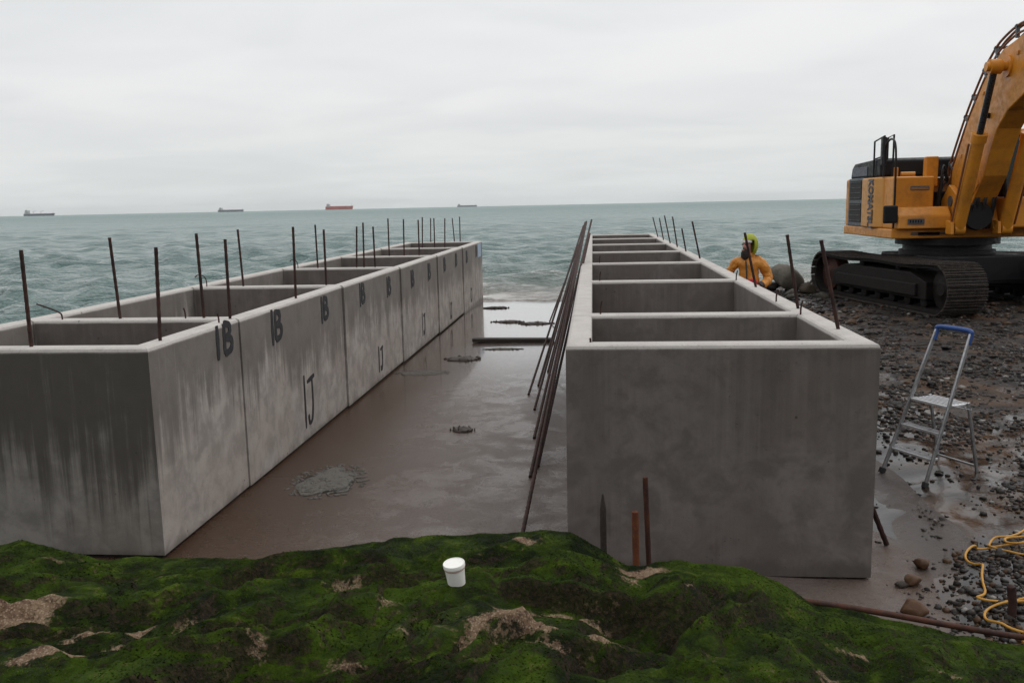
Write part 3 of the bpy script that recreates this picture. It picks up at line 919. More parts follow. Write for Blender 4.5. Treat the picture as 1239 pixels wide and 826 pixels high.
def stone_mesh(seed, sub=2, amp=0.22, flat=0.65, angular=0.6):
    b = bmesh.new()
    bmesh.ops.create_icosphere(b, subdivisions=sub, radius=1.0)
    r2 = np.random.default_rng(seed)
    planes = [(Vector(r2.normal(size=3)).normalized(), r2.uniform(.55, .85)) for _ in range(7)]
    off = r2.uniform(0, 50, 3)
    for v in b.verts:
        p = v.co.copy()
        nz = float(perlin(p.x * 1.3 + off[0], p.y * 1.3 + p.z + off[1], seed)) + 0.5 * float(perlin(p.x * 3 + off[1], p.z * 3 - p.y * 2 + off[2], seed + 1))
        p *= 1 + amp * nz
        for nn, dd in planes:
            q = p.dot(nn)
            if q > dd:
                p -= nn * (q - dd) * (0.55 + 0.4 * angular)
        v.co = Vector((p.x, p.y, p.z * flat))
    me = bpy.data.meshes.new('stone')
    b.to_mesh(me)
    b.free()
    return me


stones = [stone_mesh(200 + i, 3, 0.34, 0.55 + 0.06 * i) for i in range(6)]
for q in stones:
    q.materials.append(M['stone'])
    q.polygons.foreach_set('use_smooth', [True] * len(q.polygons))
cnt = 0
tries = 0
while cnt < 90 and tries < 5000:
    tries += 1
    y = 4.9 + 15 * rnd.random() ** 1.6
    x = rnd.uniform(2.1, 2.6 + y * 0.36)
    if rnd.random() > float(dens_near(np.array([x]), np.array([y]))[0]) + 0.05:
        continue
    if 6.0 < x < 10.5 and y > 16.4:
        continue
    if (2.3 < x < 3.5 and 7.1 < y < 8.4) or (x < 2.45 and y < 6.6):
        continue
    r = rnd.uniform(0.025, 0.055) * (0.6 + y / 13)
    o = bpy.data.objects.new('stone', stones[rnd.randrange(6)])
    C.objects.link(o)
    o.location = (x, y, ground_at(x, y) + r * 0.22)
    o.scale = (r * rnd.uniform(.9, 1.3), r * rnd.uniform(.8, 1.1), r)
    o.rotation_euler = (rnd.uniform(-.2, .2), rnd.uniform(-.2, .2), rnd.uniform(0, 6.28))
    if y < 7.2:
        lab_, grp_ = 'larger wet stone lying in the shingle around the yellow hose', 'stones around the yellow hose'
    elif y < 10:
        lab_, grp_ = 'larger wet stone lying on the mud beside or behind the step ladder', 'stones around the step ladder'
    elif x < 5:
        lab_, grp_ = 'larger wet stone on the shingle between the right row and the excavator track', 'stones beside the right row'
    else:
        lab_, grp_ = 'larger wet stone on the shingle in front of the excavator track', 'stones before the excavator'
    tag(o, lab_, 'stone', grp_)
    cnt += 1
for i, (x, y, r, lab) in enumerate([
        (1.90, 5.17, .080, 'squarish orange brown stone on the wet slab nearest the rusty bar'),
        (2.03, 5.60, .066, 'brown stone on the wet slab beside a small black stone'),
        (2.19, 5.85, .060, 'tan brown stone farthest of three along the slab edge')]):
    q = stone_mesh(330 + i * 3, 3, 0.30, 0.80, 1.0)
    o = link('stone', q, M['stone_brown'], smooth=True)
    o.location = (x, y, ground_at(x, y) + .03)
    o.scale = (r, r * 0.8, r * 0.9)
    o.rotation_euler = (0.1, 0.1, i * 1.3)
    tag(o, lab, 'stone')
o = link('stone', stone_mesh(310, 2, .2, .7), M['weed'], smooth=True)
o.location, o.scale = (1.95, 5.55, ground_at(1.95, 5.55) + .015), (.045, .035, .03)
tag(o, 'small black stone on the wet slab left of a brown stone', 'stone')

# shore boulders by the sea, behind the person
BL = [(5.05, 23.6, .62, 'large rounded grey boulder at the water just right of the person'),
      (4.70, 23.9, .34, 'dark boulder at the water between the person and the large boulder'),
      (5.45, 23.1, .40, 'flat topped boulder in front of the large rounded boulder'),
      (5.75, 23.9, .36, 'pale boulder right of the large rounded boulder'),
      (4.95, 22.6, .30, 'low wet boulder nearest the person on the beach'),
      (6.15, 24.6, .48, 'brown boulder left of the far end of the excavator track'),
      (6.45, 23.6, .34, 'small brown boulder touching the far track end'),
      (5.35, 25.2, .36, 'boulder washed by the sea behind the others'),
      (5.6, 22.2, .26, 'angular grey boulder on the shingle left of the track'),
      (4.75, 21.6, .22, 'small low boulder on the shingle right of the box row')]
for i, (x, y, r, lab) in enumerate(BL):
    r *= 0.66 if i else 0.85
    o = link('boulder', stone_mesh(400 + i, 3, 0.28, 0.62, 0.5), M['boulder'], smooth=True)
    o.location = (x, y, max(float(beach_z(x, y)), -0.35) + r * 0.25)
    o.scale = (r, r * 0.85, r)
    o.rotation_euler = (rnd.uniform(-.15, .15), rnd.uniform(-.15, .15), rnd.uniform(0, 6))
    if i == 0:       # the big one sits up on the others
        o.location = (x, y, 0.40)
        o.scale = (.44, .40, .66)
        o.data.materials[0] = M['boulder_pale']
    tag(o, lab, 'boulder', 'boulders at the edge of the sea')

# ------------------------------------------------------------------ caissons
H, WT = 1.5, 0.17


def rebar_mb(a, b, r=0.0125):
    a, b = Vector(a), Vector(b)
    n = max(4, int((b - a).length / 0.035))
    pts, rs = [], []
    for i in range(n + 1):
        p = a.lerp(b, i / n)
        pts.append(p)
        rs.append(r * (1.0 if i % 2 else 1.16))
    return MB().tube(pts, rs, 8)


def strokes(mb, polys, o, w=0.034, th=0.004, ux=(0, 1, 0), nx=(1, 0, 0)):
    """brush strokes on a wall: polys in (u along ux, v up) metres from o"""
    o, ux, nx = Vector(o), Vector(ux), Vector(nx)
    uz = Vector((0, 0, 1))
    lift = 0.0
    for pl in polys:
        P = smooth_path([(u, v, 0) for u, v in pl], 5) if len(pl) > 2 else [Vector((pl[0][0] + (pl[1][0] - pl[0][0]) * k / 5, pl[0][1] + (pl[1][1] - pl[0][1]) * k / 5, 0)) for k in range(6)]
        L, Rr = [], []
        for i, p in enumerate(P):
            d = (P[min(i + 1, len(P) - 1)] - P[max(i - 1, 0)]).normalized()
            nn = Vector((-d.y, d.x, 0))
            ww = w / 2 * (0.85 + 0.3 * rnd.random()) * (0.7 if i in (0, len(P) - 1) else 1)
            L.append(p + nn * ww)
            Rr.append(p - nn * ww)
        lift += 0.0006
        vs = []
        for h in (-0.002, th + lift):
            for q in L + Rr:
                vs.append(o + ux * q.x + uz * q.y + nx * h)
        n = len(P)
        fs = []
        for i in range(n - 1):
            fs.append((2 * n + i, 2 * n + i + 1, 3 * n + i + 1, 3 * n + i))
            fs.append((i, i + 1, 2 * n + i + 1, 2 * n + i))
            fs.append((n + i, n + i + 1, 3 * n + i + 1, 3 * n + i))
        fs.append((0, n, 3 * n, 2 * n))
        fs.append((n - 1, 2 * n - 1, 4 * n - 1, 3 * n - 1))
        mb.add(vs, fs)
    return mb


def glyph_1(s): return [[(0.0, 0.0), (0.01 * s, s)]]


def glyph_B(s, x):
    w_ = 0.55 * s
    return [[(x, 0), (x + .02 * s, s)], [(x, s), (x + w_ * .8, s * .9), (x + w_ * .75, s * .62), (x + .05 * s, s * .52)],
            [(x + .05 * s, s * .52), (x + w_, s * .42), (x + w_ * .9, s * .1), (x, 0)]]


def glyph_J(s, x):
    w_ = 0.34 * s
    return [[(x, s * .84), (x + w_ * 1.25, s * .90)], [(x + w_ * .8, s * .88), (x + w_ * .82, s * .4), (x + w_ * .55, s * .1), (x + w_ * .1, s * .06), (x, s * .22)]]


def caisson_unit(x0, x1, y0, y1, label, group, smat, emat, last=False, first=False):
    """one precast box: origin at its front left foot, axes along the row"""
    root = empty('concrete_caisson', (x0, y0, 0), label=label, cat='concrete box', group=group)
    Lx, Ly = x1 - x0, y1 - y0
    g = 0.006
    c_ = 0.026
    zb = -0.6 if y1 > 20 else (0.03 if x1 < 0 else -0.045)

    def prof(w0, w1, top):
        return [(w0, zb), (w1, zb), (w1, top - c_), (w1 - c_ * .3, top - c_ * .32), (w1 - c_, top), (w0 + c_, top), (w0 + c_ * .3, top - c_ * .32), (w0, top - c_)]

    def loft(pr, pt0, pt1):
        n_ = len(pr)
        vs = [pt0(*q) for q in pr] + [pt1(*q) for q in pr]
        fs = [tuple(range(n_)), tuple(range(n_, 2 * n_))] + [(i, (i + 1) % n_, n_ + (i + 1) % n_, n_ + i) for i in range(n_)]
        return MB().add(vs, fs)
    e_ = .0006
    for k_, xx in enumerate((0, Lx - WT)):
        if first:       # corner mitred against the front wall
            f0 = (lambda u, z: (u, u + e_, z)) if k_ == 0 else (lambda u, z: (u, Lx - u + e_, z))
        else:
            f0 = lambda u, z: (u, g, z)
        loft(prof(xx, xx + WT, H), f0, lambda u, z: (u, Ly - g, z)).build('side_wall', smat, root)
    if first:
        loft(prof(0, WT, H), lambda v, z: (v + e_, v, z), lambda v, z: (Lx - v - e_, v, z)).build('end_wall', emat, root)
    else:
        MB().prism(prof(g + .0015, .19, H - .0015), WT - .03, Lx - WT + .03, 'x').build('end_wall', emat, root)
    if last:
        MB().prism(prof(Ly - .2, Ly - g - .0015, H - .0015), WT - .03, Lx - WT + .03, 'x').build('end_wall', emat, root)
    if zb > -.5:
        MB().b2(.028, Lx - .028, .028 if first else .0, Ly, zb - .05, zb + .006).build('shadow_bedding', M['shadow_bedding'], root)  # recessed strip, near-black to carry the shadow line under the walls
    # floor inside the cell
    MB().b2(WT + .003, Lx - WT - .003, 0.203, Ly - g - .004, 0.04, 0.12).build('floor_slab', emat, root)
    return root


def add_rebar(root, base_, top_, r=0.0125):
    o = Vector(root.location)
    b, t_ = Vector(base_) - o, Vector(top_) - o
    d = (t_ - b).normalized()
    rebar_mb(b - d * 0.10, t_, r).build('rebar', M['rust'], root, smooth=False)


def add_loop(root, p, kind=0, yaw=0.0, s=1.0):
    o = Vector(root.location)
    p = Vector(p) - o
    if kind == 0:      # bent over hook
        pts = [(0, 0, -.06), (0, 0, .03), (-.02, 0, .06), (-.10, 0, .10), (-.20, 0, .14)]
    elif kind == 1:    # arched loop
        pts = [(0, 0, -.05), (0, 0, .05), (-.02, 0, .095), (-.07, 0, .11), (-.10, 0, .09)]
    else:              # short pin
        pts = [(0, 0, -.05), (0.0, 0, .05), (-.012, 0, .11)]
    m_ = Matrix.Rotation(yaw, 3, 'Z')
    MB().tube([m_ @ (Vector(q) * s) + p for q in smooth_path(pts, 4)], 0.007, 6).build('lifting_loop', M['rust'], root)


LX0, LX1 = -5.01, -3.0
LY = [5.65, 7.2, 10.3, 13.4, 16.55, 19.7, 23.1]
RX0, RX1 = -0.18, 1.79
RYs = [5.65, 7.2, 10.4, 13.6, 16.8, 20.0, 23.2, 26.4]
lab_l = ['short stained concrete box at the near end of the left row, marked 1B',
         'second concrete box of the left row, with a large black IJ low on its side',
         'third concrete box of the left row, its smaller IJ right of the largest one',
         'fourth concrete box of the left row, middle of the row',
         'fifth concrete box of the left row, last but one before the sea',
         'last concrete box of the left row, a pale blue patch on its corner']
lab_r = ['short grey concrete box at the near end of the right row, behind three rusty stakes',
         'second concrete box of the right row, just behind the short near one',
         'third concrete box of the right row, left of the person',
         'fourth concrete box of the right row, with pale streaks inside its back wall',
         'fifth concrete box of the right row, under the tops of the leaning bars',
         'sixth concrete box of the right row, last but one before the sea',
         'last concrete box of the right row, standing out into the sea']
left_units, right_units = [], []
SKEW = 0.0075       # the left row turns in very slightly towards the sea
for i in range(6):
    xs = SKEW * (LY[i] - 5.65)
    left_units.append(caisson_unit(LX0 + xs, LX1 + xs, LY[i], LY[i + 1], lab_l[i], 'left row of concrete boxes',
                                   M['concrete_side'], M['concrete_end'] if i == 0 else M['concrete_grey'], i == 5, i == 0))
for i in range(7):
    right_units.append(caisson_unit(RX0, RX1, RYs[i], RYs[i + 1], lab_r[i], 'right row of concrete boxes',
                                    M['concrete_grey'], M['concrete_grey'], i == 6, i == 0))


def unit_of(units, ys, y):
    for i in range(len(units)):
        if y < ys[i + 1] or i == len(units) - 1:
            return units[i]


REB_L = [(-4.03, 5.95, -4.04, 2.16), (-4.28, 7.62, -4.32, 2.19), (-3.23, 6.28, -3.21, 2.15), (-3.55, 7.75, -3.57, 2.21), (-3.21, 7.53, -3.21, 2.16), (-4.49, 11.02, -4.52, 2.17), (-3.27, 9.47, -3.26, 2.22), (-4.62, 14.57, -4.63, 2.15), (-3.38, 10.97, -3.38, 2.15), (-4.03, 14.86, -4.0, 2.1), (-3.32, 12.65, -3.31, 2.2), (-3.63, 14.55, -3.64, 2.1), (-4.2, 18.07, -4.2, 2.19), (-3.36, 15.62, -3.35, 2.2), (-3.53, 17.87, -3.53, 2.15), (-4.06, 20.97, -4.04, 2.17), (-4.53, 24.64, -4.51, 2.1), (-3.31, 18.45, -3.31, 2.17), (-3.56, 21.22, -3.54, 2.13), (-3.38, 21.6, -3.42, 2.12), (-3.59, 23.95, -3.59, 2.13)]
REB_R = [(1.66, 23.02, 1.53, 2.03), (1.68, 21.46, 1.58, 2.03), (1.72, 20.08, 1.59, 2.11), (1.7, 18.18, 1.6, 2.11), (1.71, 16.59, 1.63, 1.92), (1.75, 14.78, 1.62, 2.08), (1.76, 9.78, 1.63, 2.06), (1.79, 7.91, 1.68, 2.1), (1.76, 6.51, 1.62, 2.11)]
cross = [y + 0.10 for y in LY[:-1]] + [LY[-1] - .1]
for (bx, by, txx, tz) in REB_L:
    xs = SKEW * (by - 5.65)
    if bx > -3.36 + xs:          # in the long wall
        k = (LX1 - WT / 2 + xs) / bx
    else:                         # in a cross wall
        yn = min(cross, key=lambda c: abs(c - by))
        k = yn / by
    add_rebar(unit_of(left_units, LY, by * k), (bx * k, by * k, H), (txx * k, by * k + 0.01, EYE + (tz - EYE) * k))
for (bx, by, txx, tz) in REB_R:
    k = (RX1 - WT / 2) / bx
    add_rebar(unit_of(right_units, RYs, by * k), (bx * k, by * k, H), (txx * k, by * k, EYE + (tz - EYE) * k))
# lifting loops and pins
add_loop(left_units[1], (-4.62, 7.28, H), 0, 0.2, 1.0)
add_loop(left_units[1], (-3.50, 7.28, H), 2, 0.4, 0.8)
add_loop(left_units[2], (-4.7, 10.4, H), 1, 0.3, 1.3)
add_loop(left_units[3], (-4.6, 13.5, H), 1, 0.5, 1.2)
add_loop(left_units[0], (-3.06, 6.95, H), 2, 1.0, 0.7)
for y, x in ((7.3, 0.06), (10.5, 0.08), (13.7, 0.10)):
    add_loop(unit_of(right_units, RYs, y), (x, y, H), 2, 2.6, 1.0)
for y in (7.15, 8.1, 10.35):
    add_loop(unit_of(right_units, RYs, y), (1.64, y, H), 2, 3.0, 1.0)
add_loop(right_units[0], (-0.02, 5.78, H), 2, 1.0, 0.25)

# painted marks on the inner face of the left row
BM = [(6.86, 1.25, .25, True), (8.02, 1.19, .27, False), (9.55, 1.19, .24, False), (11.1, 1.20, .24, False), (12.6, 1.16, .24, False),
      (14.2, 1.14, .24, False), (15.7, 1.13, .26, False), (17.25, 1.16, .24, False), (18.75, 1.16, .24, False), (20.2, 1.14, .24, False), (21.9, 1.18, .24, False)]
for (y, z, s_, one) in BM:
    u = unit_of(left_units, LY, y)
    oo = Vector(u.location)
    mb = MB()
    if one:
        strokes(mb, glyph_1(s_ * 1.12), (LX1 - LX0, y - .10 - oo.y, z - .03), 0.056)
        strokes(mb, glyph_B(s_, 0.0), (LX1 - LX0, y + .03 - oo.y, z), 0.056)
    else:
        strokes(mb, glyph_1(s_ * 1.25), (LX1 - LX0, y - .07 - oo.y, z - .04), 0.056)
        strokes(mb, glyph_B(s_, 0.0), (LX1 - LX0, y + .01 - oo.y, z), 0.056)
    mb.build('painted_mark', M['black_paint'], u)
for (y, z, s_) in [(8.80, .15, .56), (11.92, .15, .36), (15.0, .20, .40), (17.85, .12, .36), (20.8, .14, .36)]:
    u = unit_of(left_units, LY, y)
    oo = Vector(u.location)
    mb = MB()
    strokes(mb, glyph_1(s_), (LX1 - LX0, y - .05 - oo.y, z), 0.040)
    strokes(mb, glyph_J(s_, 0.03), (LX1 - LX0, y + .02 - oo.y, z), 0.044)
    mb.build('painted_mark', M['black_paint'], u)
u = left_units[5]
MB().b2(LX1 - LX0 - .001, LX1 - LX0 + .004, 3.4 - .85, 3.4 - .25, 1.12, 1.46).build('blue_patch', M['pale_blue'], u)

# ------------------------------------------------------------------ leaning bars against the right row
rods = [((-.53, 6.19, .012), (-.10, 14.3, 2.12), 'longest rusty bar leaning on the right row, its foot nearest the rock'),
        ((-.57, 7.58, .012), (-.13, 15.6, 2.02), 'rusty bar leaning on the right row, foot just behind the longest one'),
        ((-.565, 7.75, .012), (-.02, 15.6, 2.12), None), ((-.52, 7.9, .012), (-.05, 15.2, 1.90), None),
        ((-.62, 9.4, .012), (-.14, 16.6, 2.06), None),
        ((-.83, 11.04, .012), (-.19, 18.2, 1.96), 'rusty bar with its foot farthest out on the slab, leaning on the right row'),
        ((-.74, 11.6, .012), (-.18, 18.4, 1.90), None),
        ((-.66, 12.6, .012), (-.17, 18.0, 1.86), None),
        ((-.62, 8.9, .012), (-.16, 15.9, 1.93), None), ((-.70, 10.2, .012), (-.15, 17.2, 2.0), None),
        ((-.90, 18.2, .012), (-.19, 22.6, 1.80), 'short rusty bar at the back of the leaning bundle, foot near the sea')]
for a_, b_, lab in rods:
    o = rebar_mb(a_, b_, 0.0148).build('leaning_rebar', M['rust'])
    tag(o, lab or 'rusty bar in the thick of the bundle leaning on the right row', 'steel bar', 'rusty bars leaning on the right row')

# stakes in front of the near right box
def stake(name, x, y, z1, r, mat, lab, tip=None, lean=(0, 0)):
    z0 = -0.02
    zt = z1
    n = 14
    pts, rs = [], []
    for i in range(n + 1):
        k = i / n
        pts.append((x + lean[0] * k, y + lean[1] * k, z0 + (zt - z0) * k))
        rr = r * (1 + 0.05 * math.sin(i * 2.1))
        if tip and k > tip:
            rr *= max(0.25, 1 - (k - tip) / (1 - tip) * 0.75)
        rs.append(rr)
    o = MB().tube(pts, rs, 12).build(name, mat, smooth=True)
    tag(o, lab, 'stake', 'stakes before the right row')
    return o


stake('timber_stake', 0.055, 5.1, 0.69, 0.020, M['wood_dark'], 'dark pointed stake, left of the three before the right row', 0.86, (-.006, 0))
stake('rusty_pipe', 0.25, 5.05, 0.60, 0.021, M['rust_orange'], 'orange rusty pipe, short middle one of three before the right row', None, (-.012, 0))
stake('rusty_bar', 0.335, 5.12, 0.79, 0.016, M['rust_brown'], 'tall brown rusty bar, right of the three before the right row', None, (-.035, 0))
o = rebar_mb((2.08, 6.25, -0.05), (1.815, 6.16, 0.56), 0.017).build('leaning_rebar', M['rust'])
tag(o, 'short dark bar leaning on the right side of the near right box', 'steel bar')
o = MB().tube([(2.37, 5.0, -.05), (2.375, 5.0, .1), (2.36, 5.0, .2), (2.36, 5.0, .21)], [.024, .023, .024, .012], 10).build('iron_stake', M['rust'], smooth=True)
tag(o, 'short black iron stake standing in shingle beside the yellow hose', 'stake')
# rusty bar lying along the edge of the rock
bp = []
for i in range(41):
    k = i / 40
    bp.append((1.02 + 1.9 * k, 4.42 - 0.05 * k, 0.36 - 0.265 * k + 0.006 * math.sin(k * 9)))
o = MB().tube(bp, 0.016, 10).build('rusty_bar', M['rust_brown'], smooth=True)
tag(o, 'long dark red rusty bar lying along the right edge of the green rock', 'steel bar')

# white tub on the rock
bx, by = -0.615, 3.70
bz = float(rock_z(bx, by)) - 0.005
tub = empty('plastic_tub', (bx, by, bz), label='small white plastic tub with lid standing on the green rock', cat='tub')
tub.rotation_euler = (R(4), R(-7), 0.4)
MB().lathe([(.036, 0), (.039, .003), (.0455, .092), (.0455, .094), (.042, .094)], seg=36).build('tub_body', M['white_plastic'], tub, smooth=True)
MB().lathe([(.0472, .088), (.0490, .089), (.0492, .103), (.0478, .106), (.0455, .106), (.0440, .1035), (.001, .1032)], seg=36).build('lid', M['lid_plastic'], tub, smooth=True)

MB().lathe([(.0464, .079), (.0470, .080), (.0471, .087), (.0466, .088)], seg=36).build('seal_band', M['seal'], tub, smooth=True)
# plank across the slab, debris, mortar heap
pk = empty('plank', (-1.42, 15.5, 0.0), R(1), label='dark wet timber plank lying across the slab between the rows', cat='plank')
MB().box((0, 0, .038), (1.46, .17, .065), (0, R(.6), 0)).build('board', M['wood_dark'], pk, 0.010, 2)
MB().box((-.35, .14, .028), (.62, .09, .045), (0, 0, .06)).build('batten', M['wood_dark'], pk, 0.006, 1)


def clump(x, y, rx_, ry_, h, mat, name, lab, cat, seed, n=22):
    """low irregular heap made of overlapping scraps"""
    b = bmesh.new()
    bmesh.ops.create_icosphere(b, subdivisions=3, radius=1.0)
    for v in b.verts:
        p = v.co
        a_ = math.atan2(p.y, p.x)
        k_ = 1 + 0.35 * float(perlin(math.cos(a_) * 1.6 + seed, math.sin(a_) * 1.6, seed)) + 0.2 * float(perlin(math.cos(a_) * 5 + seed, math.sin(a_) * 5, seed + 2))
        zz_ = max(p.z, -0.1) * (0.55 + 0.8 * abs(float(perlin(p.x * 2.7 + seed, p.y * 2.7, seed + 5))))
        v.co = Vector((p.x * rx_ * k_, p.y * ry_ * k_, zz_ * h))
    for i in range(n):
        a_ = rnd.uniform(0, 6.28)
        q = rnd.random() ** .5
        m_ = Matrix.Translation((math.cos(a_) * rx_ * q * 1.25, math.sin(a_) * ry_ * q * 1.25, h * (1 - q) * .6)) @ Matrix.Rotation(rnd.uniform(0, 6), 4, 'Z') @ Matrix.Diagonal((rnd.uniform(.25, 1) * rx_ * .16, rnd.uniform(.25, .8) * rx_ * .12, h * rnd.uniform(.3, .9), 1))
        bmesh.ops.create_icosphere(b, subdivisions=1, radius=1.0, matrix=m_)
    me_ = bpy.data.meshes.new(name)
    b.to_mesh(me_)
    b.free()
    o = link(name, me_, mat, smooth=True)
    o.location = (x, y, 0)
    return tag(o, lab, cat)


clump(-2.37, 7.45, .28, .42, .013, M['mortar'], 'mortar_heap', 'low grey heap of spilled mortar on the slab beside the second left box', 'mortar', 3, 220)
clump(-1.42, 9.24, .11, .09, .05, M['weed'], 'wrack_clump', 'small dark clump of wrack alone in the middle of the slab', 'wrack', 5)
clump(-2.05, 13.7, .26, .16, .05, M['weed'], 'wrack_clump', 'dark scrap of wrack on the slab in front of the plank', 'wrack', 7)
clump(-1.75, 18.2, .30, .10, .05, M['weed'], 'wrack_clump', 'left of two strips of wrack behind the plank', 'wrack', 9)
clump(-1.18, 17.9, .34, .12, .05, M['weed'], 'wrack_clump', 'right of two strips of wrack behind the plank', 'wrack', 12)
clump(-1.55, 14.7, .30, .08, .025, M['weed'], 'wrack_clump', 'thin brown wrack lying just before the plank', 'wrack', 14)
clump(-2.50, 12.6, .34, .16, .008, M['mortar'], 'mortar_heap', 'flat patch of spilled mortar by the third left box', 'mortar', 17, 160)
clump(-2.30, 20.8, .28, .09, .04, M['weed'], 'wrack_clump', 'dark wrack by the foot of the last left box', 'wrack', 19)

# yellow hose in coils on the shingle
hp = [(4.2, 6.9), (3.6, 6.55), (3.2, 6.45), (2.95, 6.22), (2.79, 6.20), (2.70, 6.09), (2.74, 5.92), (2.86, 5.78), (3.05, 5.72), (3.2, 5.85), (3.05, 6.02), (2.86, 6.03),
      (2.70, 6.08), (2.58, 6.03), (2.50, 5.92), (2.47, 5.78), (2.48, 5.62), (2.40, 5.42), (2.30, 5.28), (2.34, 5.18), (2.55, 5.20), (2.75, 5.24), (2.95, 5.15), (3.1, 5.0), (2.9, 4.9), (2.6, 5.06), (2.42, 5.14),
      (2.30, 5.08), (2.22, 4.98), (2.30, 4.88), (2.36, 4.76), (2.30, 4.70)]
pts = []
for i, q in enumerate(smooth_path([(a_, b_, 0) for a_, b_ in hp], 8)):
    z = ground_at(q.x, q.y) + 0.024 + 0.012 * math.sin(i * 0.31)
    q = q + Vector((0.016 * math.sin(i * .37), 0.014 * math.cos(i * .29), 0))
    pts.append((q.x, q.y, z))
o = MB().tube(pts, 0.0078, 8).build('hose', M['hose_yellow'], smooth=True)
tag(o, 'yellow hose lying in loose coils on the shingle', 'hose')
hp2 = [(3.3, 6.3), (3.05, 6.12), (2.84, 6.12), (2.80, 5.98), (2.95, 5.90), (3.2, 5.98), (3.4, 6.1), (3.9, 6.2)]
pts = [(q.x, q.y, float(beach_z(q.x, q.y)) + 0.055) for q in smooth_path([(a_, b_, 0) for a_, b_ in hp2], 8)]
o = MB().tube(pts, 0.0078, 8).build('hose', M['hose_yellow'], smooth=True)
tag(o, 'upper loop of yellow hose thrown over the coil at the frame edge', 'hose')

# ------------------------------------------------------------------ step ladder
wv = Vector((0.46, -0.888, 0)).normalized()
yaw = math.atan2(wv.y, wv.x)
FLp, FRp = Vector((2.535, 7.83, 0)), Vector((2.755, 7.41, 0))
zg = 0.0
lad = empty('step_ladder', tuple((FLp + FRp) / 2 + Vector((0, 0, zg))), yaw, label='aluminium step ladder with blue top bar standing by the right row', cat='step ladder')
# local: x across, y depth (away from the front feet), z up
hw0, hw1, ztop, ytop = .235, .175, 1.25, .50


def rail_pt(sx, z):
    k_ = z / ztop
    return Vector((sx * (hw0 + (hw1 - hw0) * k_), ytop * k_, z))


tilt = Matrix.Rotation(math.atan2(-ytop, ztop), 3, 'X')
for sx in (-1, 1):
    m_ = MB()
    a_, b_ = rail_pt(sx, 0.0), rail_pt(sx, ztop)
    d_ = (b_ - a_)
    q_ = d_.to_track_quat('Z', 'Y').to_matrix()
    m_.box((a_ + b_) / 2, (.020, .036, d_.length), q_)
    rl = m_.build('front_rail', M['alu'], lad, 0.006, 2)
    fb = MB()
    fb.box(a_ + Vector((0, .004, .018)), (.032, .058, .05), q_)
    fb.build('rubber_foot', M['black_rubber'], rl, 0.006, 2)
    ra, rb_ = Vector((sx * .205, .64, 0)), Vector((sx * .20, .485, .665))
    d_ = rb_ - ra
    q2 = d_.to_track_quat('Z', 'Y').to_matrix()
    rl = MB().box((ra + rb_) / 2, (.018, .03, d_.length), q2).build('rear_leg', M['alu'], lad, 0.005, 2)
    MB().box(ra + Vector((0, 0, .018)), (.028, .042, .05), q2).build('rubber_foot', M['black_rubber'], rl, 0.006, 2)
    MB().tube([rail_pt(sx, .66) + Vector((0, .02, 0)), Vector((sx * .205, .52, .60))], .006, 6).build('stay', M['alu'], lad)
for z in (.215, .425):
    hw = hw0 + (hw1 - hw0) * z / ztop - .012
    yb = ytop * z / ztop
    m_ = MB().box((0, yb + .03, z), (2 * hw, .085, .022))
    st = m_.build('step', M['alu_white'], lad, 0.004, 2)
    for j in range(4):
        MB().box((0, yb + .004 + j * .018, z + .012), (2 * hw - .01, .006, .005)).build('tread_rib', M['alu'], st)
z = .645
pf = MB().box((0, ytop * z / ztop + .125, z), (.385, .27, .024)).build('platform', M['alu_white'], lad, 0.006, 2)
for j in range(6):
    MB().box((0, ytop * z / ztop + .02 + j * .04, z + .0135), (.36, .008, .005)).build('tread_rib', M['alu'], pf)
MB().tube([(-.205, .60, .10), (.205, .60, .10)], .009, 8).build('cross_brace', M['alu'], lad)
tb = MB()
p0, p1 = rail_pt(-1, ztop), rail_pt(1, ztop)
tb.tube(smooth_path([p0 - Vector((0, .025, .09)), p0 + Vector((0, 0, -.01)), p0 + Vector((.015, .004, .022)), (p0 + p1) / 2 + Vector((0, .004, .028)), p1 + Vector((-.015, .004, .022)), p1 + Vector((0, 0, -.01)), p1 - Vector((0, .025, .09))], 5), .021, 10)
tb.build('top_bar', M['blue_plastic'], lad, smooth=True)

# ------------------------------------------------------------------ excavator
EX, EY = 8.0, 21.0
BC = -.155         # centre plane of the boom in its own frame
BT = Matrix.Translation((.24, -.40, -.072)) @ Matrix.Scale(1.03, 4)   # boom stands a little right of the centre line
ex = empty('excavator', (EX, EY, 0.02), label='large yellow tracked excavator standing on the shingle by the sea', cat='excavator')
UC = Matrix.Translation((.04, -.10, 0)) @ Matrix.Rotation(R(12), 4, 'Z')          # undercarriage is turned against the upper works
body = MB()
body.b2(-.95, .95, -1.25, 1.25, .55, 1.12)
body.build('car_body', M['machine_black'], ex, 0.04, 2, tf=UC)
leg = MB()
for sy in (-1, 1):
    leg.b2(-1.5, 1.5, sy * .95 - .28, sy * .95 + .28, .50, .98)
leg.build('cross_frame', M['machine_black'], ex, 0.04, 2, tf=UC)
MB().lathe([(1.0, 1.10), (1.0, 1.2), (.92, 1.2), (.92, 1.33), (1.08, 1.33), (1.08, 1.49)], seg=48).build('slew_ring', M['machine_black'], ex, smooth=True)

TL, TR, TZ = 2.40, 0.49, 0.55       # half distance between wheel centres, radius, centre height


